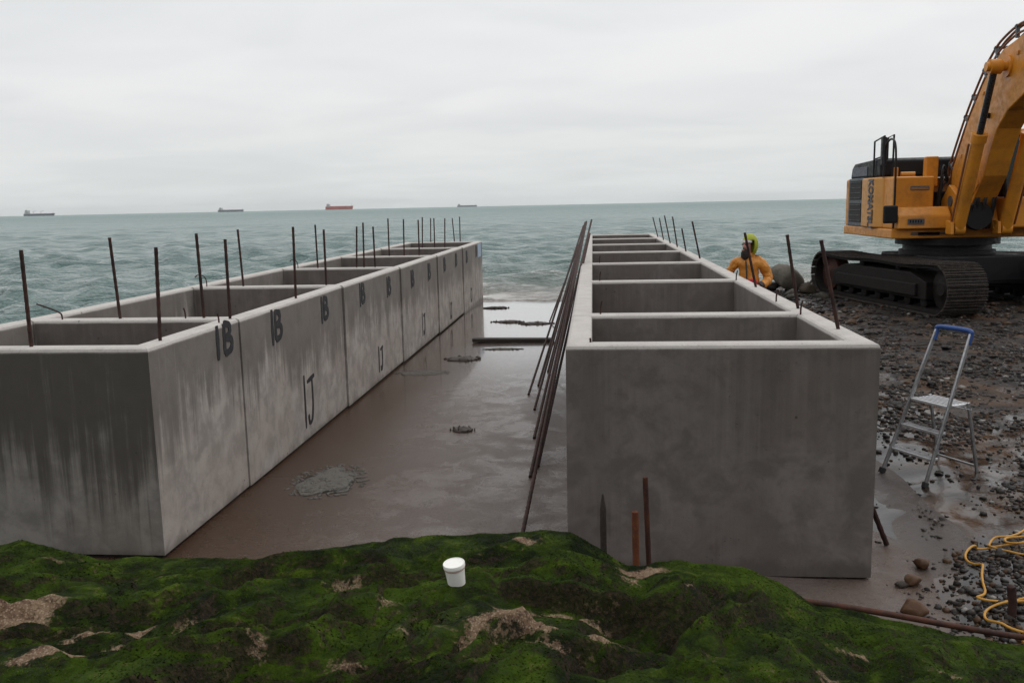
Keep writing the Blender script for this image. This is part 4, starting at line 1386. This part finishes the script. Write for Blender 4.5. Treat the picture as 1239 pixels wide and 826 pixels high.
def track_point(s):
    """point and direction on the chain path, s in 0..1 around it (y, z, angle)"""
    st, ar = 2 * TL, math.pi * TR
    L = 2 * st + 2 * ar
    d = (s % 1) * L
    if d < st:
        y = -TL + d
        sag = -0.035 * math.sin(math.pi * (d / st) * 2) ** 2
        return y, TZ + TR + sag, 0.0
    d -= st
    if d < ar:
        a_ = d / TR
        return TL + math.sin(a_) * TR, TZ + math.cos(a_) * TR, -a_
    d -= ar
    if d < st:
        return TL - d, TZ - TR, -math.pi
    d -= st
    a_ = d / TR
    return -TL - math.sin(a_) * TR, TZ - math.cos(a_) * TR, -math.pi - a_


NSH = 64
shoe_me = None
roller_me = None
for tx_ in (-1.47, 1.47):
    tf = UC @ Matrix.Translation((tx_, 0, 0))
    fr = MB()
    fr.prism([(-2.0, .30), (2.0, .30), (2.0, .66), (1.4, .84), (-1.4, .84), (-2.0, .66)], -.30, .30, 'x')
    fr.b2(-.36, .36, -1.7, 1.7, .36, .62)
    tr = fr.build('crawler_track', M['track'], ex, 0.02, 2, tf=tf)
    # chain links running round under the shoes
    ch_ = MB()
    NB = 96
    ring_ = []
    for i in range(NB):
        y, z, a_ = track_point(i / NB)
        ny, nz = -math.sin(a_), math.cos(a_)
        ring_.append(((y - ny * .012, z - nz * .012), (y - ny * .075, z - nz * .075)))
    vs, fs = [], []
    for (o_, i_) in ring_:
        vs += [(-.34, o_[0], o_[1]), (.34, o_[0], o_[1]), (.34, i_[0], i_[1]), (-.34, i_[0], i_[1])]
    for i in range(NB):
        p_, q_ = i * 4, ((i + 1) % NB) * 4
        for k_ in range(4):
            fs.append((p_ + k_, p_ + (k_ + 1) % 4, q_ + (k_ + 1) % 4, q_ + k_))
    ch_.add(vs, fs).build('track_chain', M['track'], tr, tf=tf)
    for i in range(NSH):
        y, z, a_ = track_point(i / NSH)
        mtx = tf @ Matrix.Translation((0, y, z)) @ Matrix.Rotation(a_, 4, 'X')
        if shoe_me is None:
            sh = MB().box((0, 0, 0.012), (.84, .186, .024))
            for q in (-.062, 0.0, .062):
                sh.prism([(q - .011, .022), (q + .011, .022), (q + .005, .052), (q - .005, .052)], -.42, .42, 'x')
            sh.b2(-.15, -.09, -.08, .08, -.07, .0)
            sh.b2(.09, .15, -.08, .08, -.07, .0)
            o = sh.build('track_shoe', M['shoe'], tr)
            shoe_me = o.data
        else:
            o = bpy.data.objects.new('track_shoe', shoe_me)
            C.objects.link(o)
            o.parent = tr
        o.matrix_local = mtx
    for nm, yy_, r_, mt in (('idler_wheel', -TL, TR - .07, M['track']), ('sprocket', TL, TR - .07, M['rust_brown'])):
        mb = MB()
        ax = Matrix.Rotation(R(90), 3, 'Y')
        mb.lathe([(.12, -.24), (.16, -.2), (r_ - .1, -.17), (r_, -.15), (r_, .15), (r_ - .1, .17), (.16, .2), (.12, .24)], (0, yy_, TZ), 28, ax)
        o = mb.build(nm, mt, tr, smooth=True, tf=tf)
        if nm == 'sprocket':
            hb = MB().lathe([(.28, -.30), (.28, -.24), (.2, -.33), (.28, .30)][:2] + [(.22, -.24)], (0, yy_, TZ), 24, ax)
    for i in range(7):
        y = -1.8 + i * 3.6 / 6
        MB().lathe([(.06, -.24), (.12, -.22), (.12, -.12), (.09, -.1), (.09, .1), (.12, .12), (.12, .22), (.06, .24)], (0, y, .24), 16, Matrix.Rotation(R(90), 3, 'Y')).build('track_roller', M['track'], tr, smooth=True, tf=tf)
    for y in (-.75, .75):
        MB().lathe([(.05, -.22), (.09, -.2), (.09, .2), (.05, .22)], (0, y, .90), 14, Matrix.Rotation(R(90), 3, 'Y')).build('carrier_roller', M['track'], tr, smooth=True, tf=tf)

# upper works; local front is -y
dk = MB().prism([(-1.55, -1.02), (1.55, -1.02), (1.55, 2.6), (1.2, 3.2), (.6, 3.4), (-.6, 3.4), (-1.2, 3.2), (-1.55, 2.66)], 1.49, 1.70, 'z')
dk.build('deck', M['yellow'], ex, 0.03, 3)
MB().box((-.62, -1.035, 1.60), (1.05, .03, .05)).build('deck_slot', M['machine_grey'], ex, 0.008, 2)
# counterweight at the rear
MB().prism([(-1.53, 2.38), (1.53, 2.38), (1.53, 2.56), (1.18, 3.17), (.6, 3.37), (-.6, 3.37), (-1.18, 3.17), (-1.53, 2.61)], 1.703, 2.85, 'z').build('counterweight', M['yellow'], ex, 0.05, 3)
# right side (left in the photo): cooling door with two louvre panels
gd = MB().b2(-1.545, -.9, 1.12, 2.36, 1.703, 2.86).build('cooler_door', M['machine_grey'], ex, 0.02, 2)
for z0_, z1_ in ((1.80, 2.26), (2.34, 2.80)):
    gp = MB().b2(-1.556, -1.50, 1.26, 2.22, z0_, z1_).build('grille_panel', M['grille'], gd)
    for j in range(7):
        zz_ = z0_ + .04 + j * (z1_ - z0_ - .08) / 6
        MB().box((-1.558, 1.74, zz_), (.018, .94, .014), (0, .5, 0)).build('louvre', M['machine_black'], gp) if j % 2 == 0 else None
# pump door with rounded front edge and the lettering
pd = MB().prism([(-1.60, 1.08), (-1.62, .6), (-1.60, .05), (-1.50, -.20), (-1.2, -.30), (-.8, -.30), (-.8, 1.08)], 1.703, 2.84, 'z')
pdo = pd.build('pump_door', M['yellow_pale'], ex, 0.04, 3)


def text_mesh(body_, size, depth, bold=0.02):
    cu = bpy.data.curves.new('lettering', 'FONT')
    cu.body = body_
    cu.size = size
    cu.extrude = depth
    cu.offset = bold
    cu.align_x = 'CENTER'
    cu.align_y = 'CENTER'
    cu.resolution_u = 2
    o = bpy.data.objects.new('lettering', cu)
    C.objects.link(o)
    dg = bpy.context.evaluated_depsgraph_get()
    me_ = bpy.data.meshes.new_from_object(o.evaluated_get(dg))
    bpy.data.objects.remove(o)
    me_.name = 'lettering'
    return me_


t_me = text_mesh('KOMATSU', .30, .004, .012)
to = link('lettering', t_me, M['lettering'], pdo)
# faces -x, letters run upwards
to.matrix_local = Matrix.Translation((-1.622, .34, 2.25)) @ Matrix(((0, 0, -1, 0), (0, -1, 0, 0), (-1, 0, 0, 0), (0, 0, 0, 1))) @ Matrix.Diagonal((.80, 1.5, 1, 1))
# front right boxes and steps
tbx = MB().b2(-1.48, -.62, -.80, .3, 1.703, 2.82).build('tool_box', M['yellow'], ex, 0.035, 3)
MB().b2(-1.12, -.72, -.812, -.76, 2.52, 2.62).build('handle_slot', M['machine_grey'], tbx, 0.015, 2)
for zz_ in (2.545, 2.575):
    MB().b2(-1.10, -.74, -.816, -.77, zz_, zz_ + .01).build('slot_bar', M['yellow_pale'], tbx)
stp = MB().prism([(-1.18, 1.703), (-.81, 1.703), (-.81, 2.17), (-.95, 2.17), (-1.14, 1.98)], -1.46, -.36, 'x').build('step_box', M['yellow'], ex, 0.03, 3)
pl = MB().box((-1.10, -1.187, 1.86), (.34, .012, .12)).build('model_plate', M['machine_grey'], stp)
for j in range(5):
    MB().box((-1.22 + j * .055, -1.195, 1.865), (.03, .006, .06)).build('plate_mark', M['machine_black'], pl)
MB().b2(-1.0, -.55, -1.05, -1.025, 1.56, 1.63).build('deck_step', M['machine_black'], ex)
# hood
hd = MB().prism([(.18, 2.86), (2.5, 2.86), (2.4, 3.12), (2.2, 3.22), (.32, 3.27), (.2, 3.22)], -1.47, 1.42, 'x').build('engine_hood', M['machine_black'], ex, 0.04, 3)
MB().b2(-1.485, -1.44, 1.1, 2.3, 2.90, 3.12).build('hood_grille', M['lettering'], hd, 0.01, 2)
MB().cyl((.9, 1.5, 3.15), (.9, 1.5, 3.40), .07, 14).build('exhaust_pipe', M['machine_black'], ex)
# orange bits in front of the hood
MB().b2(-.72, -.46, -.55, -.35, 2.6, 3.25).build('hose_bracket', M['yellow'], ex, 0.02, 2)
MB().b2(-1.22, -1.12, .0, .12, 2.84, 3.05).build('filler_neck', M['yellow'], ex, 0.02, 2)
MB().tube([(-1.06, .05, 2.9), (-.75, .05, 2.9)], .05, 10).build('filler_cap', M['yellow_pale'], ex, smooth=True)
# rails
MB().tube(smooth_path([(-1.50, -.98, 1.72), (-1.50, -.98, 2.6), (-1.50, -.95, 3.25), (-1.50, -.85, 3.55), (-1.50, -.60, 3.64), (-1.50, -.30, 3.55), (-1.50, -.2, 3.3), (-1.50, -.2, 2.84)], 6), .024, 8).build('handrail', M['machine_black'], ex, smooth=True)
r2 = MB()
r2.tube([(-1.5, -.15, 2.84), (-1.5, -.15, 3.74), (-1.5, .55, 3.66), (-1.5, .55, 2.86)], .022, 8)
r2.tube([(-1.5, -.15, 3.30), (-1.5, .55, 3.26)], .018, 8)
r2.tube([(-1.3, -.15, 2.84), (-1.3, -.15, 3.76), (-1.3, .25, 3.72), (-1.3, .25, 2.86)], .022, 8)
r2.build('handrail', M['machine_black'], ex)
MB().b2(-1.52, -1.42, -.10, .06, 3.1, 3.72).build('work_lamp', M['machine_black'], ex, 0.02, 2)
# mirror
mr = MB().box((-1.62, -1.12, 2.02), (.30, .09, .38)).build('mirror', M['machine_black'], ex, 0.035, 3)
MB().tube([(-1.50, -.98, 1.86), (-1.56, -1.08, 1.86), (-1.62, -1.12, 1.92)], .016, 8).build('mirror_arm', M['machine_black'], mr)
# cab
cb = MB().b2(.50, 1.52, -1.62, .1, 1.703, 2.35).build('cab', M['yellow'], ex, 0.05, 3)
MB().prism([(-1.60, 2.352), (.1, 2.352), (.05, 3.62), (-1.25, 3.62)], .53, 1.49, 'x').build('cab_window', M['glass'], cb, 0.03, 2)
pm = MB()
for xx in (.50, 1.47):
    pm.tube([(xx + .025, -1.63, 2.33), (xx + .025, -1.27, 3.64)], .045, 8)
    pm.tube([(xx + .025, -.55, 2.33), (xx + .025, -.55, 3.64)], .04, 8)
    pm.tube([(xx + .025, .10, 2.33), (xx + .025, .06, 3.64)], .045, 8)
pm.build('cab_pillar', M['machine_black'], cb)
MB().b2(.48, 1.54, -1.32, .14, 3.61, 3.74).build('cab_roof', M['yellow'], cb, 0.05, 3)

# boom with its brackets
bm_ = MB().prism([(-.98, 2.02), (-.30, 2.02), (-.06, 2.35), (-.08, 2.92), (-.73, 3.85), (-1.34, 4.51), (-1.72, 4.83), (-2.15, 5.06), (-2.96, 5.20), (-4.2, 5.02), (-7.25, 3.86),
                  (-7.35, 3.60), (-7.1, 3.42), (-4.4, 4.05), (-3.7, 4.19), (-3.11, 4.15), (-2.50, 3.92), (-2.12, 3.62), (-1.90, 3.25), (-1.66, 2.76)], BC - .225, BC + .225, 'x')
boom = bm_.build('boom', M['yellow'], ex, 0.025, 2)
boom.matrix_local = BT
for sx in (-1, 1):
    x0_ = BC + sx * .315
    MB().prism([(-1.12, 1.703), (.1, 1.703), (.02, 2.3), (-.35, 2.62), (-.75, 2.42)], x0_ - .06, x0_ + .06, 'x').build('boom_bracket', M['yellow'], ex, 0.015, 2, tf=BT)
    xc = BC + sx * .455
    a_, b_ = Vector((xc, -1.16, 1.72)), Vector((xc, -2.42, 4.72))
    cy_ = MB()
    cy_.lathe([(.0, -.10), (.13, -.10), (.13, .10), (.0, .10)], a_, 16, Matrix.Rotation(R(90), 3, 'Y'))
    cy_.cyl(a_, a_.lerp(b_, .60), .125, 20)
    cy_.cyl(a_.lerp(b_, .56), a_.lerp(b_, .61), .145, 20)
    co = cy_.build('boom_cylinder', M['yellow'], ex, smooth=True)
    co.matrix_local = BT
    MB().cyl(a_.lerp(b_, .605), b_, .062, 16).build('cylinder_rod', M['rod_dark'], co, smooth=True)
    MB().lathe([(.0, -.10), (.135, -.10), (.135, .10), (.0, .10)], b_, 18, Matrix.Rotation(R(90), 3, 'Y')).build('rod_eye', M['yellow'], co, smooth=True)
    MB().tube([a_.lerp(b_, .03) + Vector((sx * .16, 0, 0)), a_.lerp(b_, .55) + Vector((sx * .16, 0, 0))], .022, 8).build('oil_pipe', M['pipe_brown'], co)
    MB().prism([(-1.30, 1.62), (-1.0, 1.62), (-1.0, 1.9), (-1.28, 1.86)], xc - .19, xc - .13, 'x').build('cylinder_bracket', M['yellow'], ex, 0.01, 2, tf=BT)
MB().cyl((BC - .62, -2.42, 4.72), (BC + .62, -2.42, 4.72), .085, 18).build('boom_pin', M['yellow'], boom, smooth=True)
MB().cyl((BC - .40, -.50, 2.28), (BC + .40, -.50, 2.28), .11, 18).build('foot_pin', M['machine_grey'], boom, smooth=True)
for sx in (-1, 1):
    MB().prism([(-.95, 2.15), (-.25, 2.15), (-.15, 2.6), (-.75, 3.4), (-1.25, 3.0), (-1.45, 2.6)], BC + sx * .232 - .008, BC + sx * .232 + .008, 'x').build('side_plate', M['yellow'], boom, 0.004, 1)
    MB().lathe([(.0, -.03), (.20, -.03), (.20, .03), (.0, .03)], (BC + sx * .235, -2.42, 4.72), 20, Matrix.Rotation(R(90), 3, 'Y')).build('pin_boss', M['yellow'], boom, smooth=True)
    for yb_, zb_ in ((-.55, 3.2), (-1.45, 4.35), (-2.8, 4.9)):
        MB().box((BC + sx * .24, yb_, zb_), (.03, .07, .07)).build('lifting_lug', M['yellow'], boom, 0.006, 1)
# lamp on the boom side and dark valve block behind the boom foot
MB().box((BC - .27, -1.75, 3.9), (.08, .12, .10)).build('work_lamp', M['machine_black'], boom, 0.015, 2)
MB().b2(-.45, .30, -.20, .45, 1.703, 2.5).build('valve_block', M['machine_black'], ex, 0.03, 2)
# pipes along the back of the boom
top = [(-.02, 2.75), (-.08, 2.95), (-.73, 3.85), (-1.34, 4.51), (-1.72, 4.83), (-2.15, 5.06), (-2.96, 5.20), (-4.2, 5.02), (-6.3, 4.22)]


def off(pts_, d_):
    out = []
    for i, p in enumerate(pts_):
        a_, b_ = pts_[max(i - 1, 0)], pts_[min(i + 1, len(pts_) - 1)]
        tx_, tz_ = b_[0] - a_[0], b_[1] - a_[1]
        l_ = math.hypot(tx_, tz_)
        out.append((p[0] + tz_ / l_ * d_, p[1] - tx_ / l_ * d_))
    return out


for xx, d_, r_ in ((BC - .20, .21, .024), (BC - .11, .21, .024), (BC - .20, .06, .022), (BC + .1, .21, .024), (BC + .20, .21, .024)):
    P = smooth_path([(xx, y, z) for y, z in off(top, d_)], 6)
    P = [Vector((xx, .05, 2.35)), Vector((xx, .16, 2.6))] + P
    MB().tube(P, r_, 8).build('hydraulic_pipe', M['pipe_brown'], boom, smooth=True)
dense = smooth_path([(0, y, z) for y, z in top], 6)
for i in (6, 12, 15, 20, 27, 34, 41):
    p = dense[min(i, len(dense) - 2)]
    q = dense[min(i + 1, len(dense) - 1)]
    d_ = (q - p).normalized()
    nn = Vector((0, d_.z, -d_.y))
    if nn.z < 0: nn = -nn
    rot = d_.to_track_quat('Y', 'Z').to_matrix()
    cm = MB()
    for xx in (BC - .19, BC + .19):
        cm.box(p + nn * .12 + Vector((xx, 0, 0)), (.06, .05, .24), rot)
    cm.box(p + nn * .215 + Vector((BC, 0, 0)), (.46, .06, .03), rot)
    cm.build('pipe_clamp', M['machine_grey'], boom)
# hoses and dark machinery at the boom foot
MB().lathe([(.0, -.12), (.27, -.12), (.29, 0), (.27, .12), (.0, .12)], (BC - .10, -1.12, 1.98), 22, Matrix.Rotation(R(90), 3, 'X')).build('swing_motor', M['machine_black'], ex, smooth=True, tf=BT)
for i in range(9):
    xx = BC - .22 + i * .055
    MB().tube(smooth_path([(xx, -.98, 1.72), (xx + .05 * math.sin(i * 2.3), -1.25, 2.15 + .05 * (i % 3)), (xx * .8, -1.2, 2.5), (xx * .7, -.9, 2.7), (xx * .6, -.62, 2.5)], 6), .021, 7).build('hydraulic_hose', M['hose_black'], ex, smooth=True, tf=BT)
for i in range(5):
    zz_ = 2.1 + .11 * i
    MB().tube(smooth_path([(-.66, -.15 + .05 * i, 1.9), (-.60, -.05, zz_ + .1), (-.48, .1, zz_ + .5), (-.36, .16, 2.7)], 5), .02, 7).build('hydraulic_hose', M['hose_black'], ex, smooth=True, tf=BT)
# arm and bucket, beyond the right edge of the frame
MB().prism([(-7.0, 4.35), (-7.6, 4.5), (-7.75, 4.1), (-7.5, 1.4), (-7.25, 1.3), (-6.9, 3.3)], BC - .2, BC + .2, 'x').build('arm', M['yellow'], ex, 0.03, 2, tf=BT)
a_, b_ = Vector((BC, -4.3, 5.25)), Vector((BC, -7.45, 4.45))
ac = MB().cyl(a_, a_.lerp(b_, .6), .13, 18).build('arm_cylinder', M['yellow'], ex, smooth=True)
ac.matrix_local = BT
MB().cyl(a_.lerp(b_, .6), b_, .06, 14).build('cylinder_rod', M['chrome'], ac, smooth=True)
MB().prism([(-7.1, 1.5), (-7.7, 1.55), (-8.0, .9), (-7.9, .35), (-7.4, .12), (-6.75, .12), (-6.7, .2), (-7.2, .75)], -.75, .75, 'x').build('digging_bucket', M['machine_grey'], ex, 0.03, 2, tf=BT)

# ------------------------------------------------------------------ person
per = empty('person', (2.585, 15.0, 0.0), R(-8), label='person in orange oilskins and yellow green hood standing behind the right row', cat='person')


def skin_obj(name, nodes, edges, mat, parent, root=0, sub=2):
    b = bmesh.new()
    sk = b.verts.layers.skin.verify()
    vs = []
    for i, (p, r) in enumerate(nodes):
        v = b.verts.new(p)
        rr = r if isinstance(r, tuple) else (r, r)
        v[sk].radius = rr
        if i == root:
            v[sk].use_root = True
        vs.append(v)
    for a_, b2_ in edges:
        b.edges.new((vs[a_], vs[b2_]))
    me_ = bpy.data.meshes.new(name)
    b.to_mesh(me_)
    b.free()
    o = link(name, me_, mat, parent)
    s_ = o.modifiers.new('skin', 'SKIN')
    s_.use_smooth_shade = True
    s_.branch_smoothing = 0.6
    s2 = o.modifiers.new('sub', 'SUBSURF')
    s2.levels = s2.render_levels = sub
    return o


HD = Vector((-.04, -.06, 1.66))     # head centre
HT = Matrix.Translation(HD) @ Matrix.Rotation(R(-38), 4, 'Z') @ Matrix.Translation(-HD)   # head turned to the left of the photo
N = [((0, 0, .97), (.15, .11)), ((0, .01, 1.15), (.14, .10)), ((-.01, 0, 1.36), (.165, .115)), ((-.02, -.02, 1.50), (.075, .07)),
     ((-.04, -.06, 1.575), (.062, .066)), ((HD.x, HD.y + .01, 1.66), (.078, .098)), ((HD.x, HD.y + .02, 1.74), (.074, .092)), ((HD.x, HD.y + .02, 1.80), (.045, .06)),
     (tuple(HT @ Vector((HD.x, HD.y - .115, 1.645))), (.017, .016)),          # nose
     ((-.19, .0, 1.43), .055), ((-.325, .03, 1.19), .036), ((-.22, -.19, 1.06), .032), ((-.17, -.26, 1.02), (.042, .022)),
     ((.19, .0, 1.42), .055), ((.31, .05, 1.10), .038), ((.17, -.18, 1.02), .032), ((.12, -.24, 1.0), (.042, .022)),
     ((-.10, 0, .88), .10), ((-.13, -.03, .50), .065), ((-.13, .03, .10), .042), ((-.14, -.14, .05), (.045, .03)),
     ((.10, 0, .88), .10), ((.14, -.02, .50), .065), ((.14, .04, .10), .042), ((.16, -.13, .05), (.045, .03))]
Ed = [(0, 1), (1, 2), (2, 3), (3, 4), (4, 5), (5, 6), (6, 7), (5, 8), (2, 9), (9, 10), (10, 11), (11, 12), (2, 13), (13, 14), (14, 15), (15, 16),
      (0, 17), (17, 18), (18, 19), (19, 20), (0, 21), (21, 22), (22, 23), (23, 24)]
for wrist, dx in ((12, 1), (16, -1)):
    bpnt = Vector(N[wrist][0])
    for f_ in range(4):
        root_ = bpnt + Vector((dx * .025, -.03, .03 - .02 * f_))
        mid_ = root_ + Vector((dx * .03, -.035 + .004 * f_, -.01))
        tip_ = mid_ + Vector((dx * .035, -.004 + .006 * f_, -.014))
        i0 = len(N)
        N += [(tuple(root_), .010), (tuple(mid_), .009), (tuple(tip_), .008)]
        Ed += [(wrist, i0), (i0, i0 + 1), (i0 + 1, i0 + 2)]
    i0 = len(N)
    N += [(tuple(bpnt + Vector((dx * .01, .015, .045))), .011), (tuple(bpnt + Vector((dx * .045, -.02, .06))), .009)]
    Ed += [(wrist, i0), (i0, i0 + 1)]
skin_obj('body', N, Ed, M['skin'], per)
# oilskin jacket
J = [((0, .0, .88), (.195, .15)), ((0, .01, 1.08), (.18, .14)), ((-.01, .01, 1.28), (.195, .14)), ((-.015, .0, 1.42), (.16, .12)), ((-.02, -.01, 1.50), (.10, .095)),
     ((-.19, .01, 1.42), .092), ((-.27, .03, 1.31), .082), ((-.335, .03, 1.19), .072), ((-.27, -.10, 1.11), .066), ((-.21, -.19, 1.06), .058),
     ((.20, .01, 1.41), .102), ((.28, .04, 1.27), .096), ((.32, .05, 1.10), .088), ((.25, -.09, 1.04), .074), ((.18, -.17, 1.02), .060)]
JE = [(0, 1), (1, 2), (2, 3), (3, 4), (3, 5), (5, 6), (6, 7), (7, 8), (8, 9), (3, 10), (10, 11), (11, 12), (12, 13), (13, 14)]
jk = skin_obj('jacket', J, JE, M['jacket'], per, 0, 3)
cr = bpy.data.textures.new('cloth folds', 'CLOUDS')
cr.noise_scale = .11
dm = jk.modifiers.new('folds', 'DISPLACE')
dm.texture = cr
dm.strength = .06
dm.mid_level = .5
skin_obj('trousers', [((0, 0, .90), (.18, .14)), ((-.11, 0, .78), .115), ((-.135, -.02, .48), .09), ((-.135, .03, .22), .075), ((.11, 0, .78), .115), ((.145, -.02, .48), .09), ((.145, .04, .22), .075)],
         [(0, 1), (1, 2), (2, 3), (0, 4), (4, 5), (5, 6)], M['trousers'], per)
for sx in (-1, 1):
    skin_obj('boot', [((sx * .14, .04, .26), .07), ((sx * .14, .04, .10), .06), ((sx * .14, .035, .05), (.055, .05)), ((sx * .15, -.08, .045), (.05, .042)), ((sx * .155, -.16, .04), (.04, .032))],
             [(0, 1), (1, 2), (2, 3), (3, 4)], M['boots'], per)
# hood: shell round the head, open at the face
b = bmesh.new()
bmesh.ops.create_uvsphere(b, u_segments=28, v_segments=20, radius=1.0)
for v in b.verts:
    p = v.co
    taper = 1.0 - 0.10 * max(0, -p.z)
    v.co = Vector((p.x * .125 * taper + HD.x + .012, p.y * .150 * taper + HD.y + .055, p.z * .195 + 1.670))
kill = [f for f in b.faces if (f.calc_center_median().y < HD.y + .035 and 1.46 < f.calc_center_median().z < 1.765) or f.calc_center_median().z < 1.485]
bmesh.ops.delete(b, geom=kill, context='FACES')
me_ = bpy.data.meshes.new('hood')
b.transform(HT)
b.to_mesh(me_)
b.free()
ho = link('hood', me_, M['hood'], per, True)
sm = ho.modifiers.new('solid', 'SOLIDIFY')
sm.thickness = .012
# white band across the brow
arc = [(HD.x + math.sin(a_) * .098, HD.y + .02 - math.cos(a_) * .128, 1.742) for a_ in np.linspace(-1.25, 1.25, 14)]
hb = MB()
for i in range(13):
    p, q = Vector(arc[i]), Vector(arc[i + 1])
    vs = [p + Vector((0, 0, -.022)), q + Vector((0, 0, -.022)), q + Vector((0, 0, .022)), p + Vector((0, 0, .022))]
    inn = [v + Vector((0, .02, 0)) for v in vs]
    hb.add(vs + inn, [(0, 1, 2, 3), (7, 6, 5, 4), (0, 4, 5, 1), (3, 2, 6, 7)])
hb.build('headband', M['white_cloth'], per, smooth=True, tf=HT)
for sx in (-1, 1):
    MB().lathe([(0.001, -.013), (.009, -.009), (.013, 0), (.009, .009), (.001, .013)], (HD.x + sx * .034, HD.y - .082, 1.69), 10).build('eye', M['machine_black'], per, smooth=True, tf=HT)
# beard
b = bmesh.new()
bmesh.ops.create_icosphere(b, subdivisions=3, radius=1.0)
for v in b.verts:
    p = v.co
    n_ = float(perlin(p.x * 4, p.y * 4 + p.z * 4, 7))
    v.co = Vector((p.x * .072 + HD.x - .004, p.y * .052 + HD.y - .052, p.z * .095 + 1.530)) * 1.0 + Vector((0, 0, 0)) + p * (.012 * n_)
me_ = bpy.data.meshes.new('beard')
b.transform(HT)
b.to_mesh(me_)
b.free()
link('beard', me_, M['hair'], per, True)
mth = MB().tube([(HD.x - .03, HD.y - .118, 1.598), (HD.x, HD.y - .124, 1.596), (HD.x + .03, HD.y - .118, 1.598)], [.006, .009, .006], 8)
mth.build('mouth', M['skin'], per, smooth=True, tf=HT)
MB().lathe([(.085, 1.46), (.105, 1.49), (.100, 1.545), (.088, 1.55)], (-.015, .0, 0), 20).build('collar', M['jacket'], per, smooth=True)
for (cx_, cy_, cz_) in ((-.20, -.21, 1.05), (.17, -.185, 1.018)):
    MB().tube([(cx_ - .028 * (1 if cx_ < 0 else -1), cy_ + .03, cz_ + .012), (cx_ + .012 * (1 if cx_ < 0 else -1), cy_ - .02, cz_ - .008)], [.062, .056], 14).build('cuff', M['black_glove'], per, smooth=True)
# red bib showing at the waist
rb_ = MB().prism([(-.075, .86), (.14, .86), (.14, 1.09), (.05, 1.13), (-.07, 1.11)], -.215, -.12, 'y')
rb_.build('red_bib', M['red_cloth'], per, 0.02, 3)
MB().tube(smooth_path([(-.06, -.13, 1.42), (-.05, -.155, 1.30), (-.04, -.165, 1.12)], 5), .012, 8).build('jacket_zip', M['black_glove'], per, smooth=True)

# ------------------------------------------------------------------ ships on the horizon
def ship(cx_, Y_, L, hull_h, hull_col, aft, label, house_h, cranes=0, deckh=0.0):
    m_h = plain('weathered ship hull', hull_col, 0.6, dirt=0.3, scale=.05)
    m_s = plain('weathered ship house', (0.42, 0.43, 0.44), 0.6, dirt=0.3, scale=.05)
    s_ = empty('cargo_ship', (cx_, Y_, SEA_Z), label=label, cat='ship', group='cargo ships on the horizon')
    bw = L * .075
    h = L / 2
    sec = []
    hull = MB()
    ring = []
    st = [(-h, .55, hull_h * 1.12), (-h * .9, .9, hull_h * 1.08), (-h * .6, 1, hull_h), (h * .7, 1, hull_h), (h * .88, .7, hull_h * 1.12), (h, .08, hull_h * 1.25)]
    vs, fs = [], []
    for x, wd_, hh in st:
        vs += [(x - (.03 * L if x > h * .85 else 0), -bw * wd_ * .85, -3), (x, -bw * wd_, hh), (x, bw * wd_, hh), (x - (.03 * L if x > h * .85 else 0), bw * wd_ * .85, -3)]
    for i in range(len(st) - 1):
        for k_ in range(3):
            a_ = i * 4 + k_
            fs.append((a_, a_ + 1, a_ + 5, a_ + 4))
    fs += [(0, 1, 2, 3), tuple(len(vs) - 4 + q for q in (3, 2, 1, 0))]
    hull.add(vs, fs).build('hull', m_h, s_)
    a0, a1 = (-h * .92, -h * .68) if aft else (h * .62, h * .86)
    hs = MB()
    hs.b2(a0, a1, -bw * .8, bw * .8, hull_h - .5, hull_h + house_h * .45)
    hs.b2(a0 + L * .02, a1 - L * .01, -bw * .7, bw * .7, hull_h + house_h * .45 - .2, hull_h + house_h * .8)
    hs.b2(a0 + L * .05, a1 - L * .005, -bw * .95, bw * .95, hull_h + house_h * .8 - .2, hull_h + house_h)
    hs.build('superstructure', m_s, s_)
    MB().b2(a0 + L * .005, a0 + L * .04, -3, 3, hull_h, hull_h + house_h * 1.12).build('funnel', m_h, s_)
    MB().tube([((a0 + a1) / 2, 0, hull_h + house_h), ((a0 + a1) / 2, 0, hull_h + house_h * 1.45)], [1.2, .6], 6).build('mast', m_s, s_)
    MB().tube([(h * .9, 0, hull_h), (h * .9, 0, hull_h * 1.9)], [.9, .5], 6).build('mast', m_s, s_)
    for j in range(5):
        x = -h * .5 + j * L * .165
        MB().b2(x - L * .07, x + L * .07, -bw * .7, bw * .7, hull_h - .3, hull_h + 1.8 + deckh).build('hatch_cover', m_h, s_)
    for j in range(cranes):
        x = -h * .4 + j * L * .25
        MB().tube([(x, 0, hull_h), (x, 0, hull_h + 12)], [1.3, 1.0], 6).add([], []).tube([(x, 0, hull_h + 11), (x + L * .1, 0, hull_h + 15)], .7, 6).build('deck_crane', m_s, s_)
    return s_


ship(-2600, 4000, 152, 9, (0.085, 0.10, 0.115), True, 'dark grey cargo ship farthest left on the horizon, bridge at its left end', 17, 2)
ship(-1665, 4000, 122, 8, (0.16, 0.17, 0.18), True, 'pale grey cargo ship on the horizon between the leftmost and the red ship', 10, 0)
ship(-1152, 4000, 128, 13, (0.42, 0.10, 0.075), True, 'red hulled cargo ship on the horizon', 12, 0, 1.0)
ship(-690, 4900, 110, 7, (0.22, 0.23, 0.24), True, 'small faint grey ship farthest right on the horizon', 8, 0)

# ------------------------------------------------------------------ sea haze
hm, ht = new_mat('thin sea haze')
pv = ht.n('ShaderNodeVolumePrincipled', {'Color': (0.86, 0.90, 0.93, 1), 'Density': HAZE, 'Anisotropy': 0.0})
ht.n('ShaderNodeOutputMaterial', {'Volume': pv.outputs[0]})
hz = MB().b2(-22000, 22000, -150, 9200, -4.5, 70).build('haze', hm)
tag(hz, 'thin grey haze hanging over the sea', 'haze', kind='stuff')
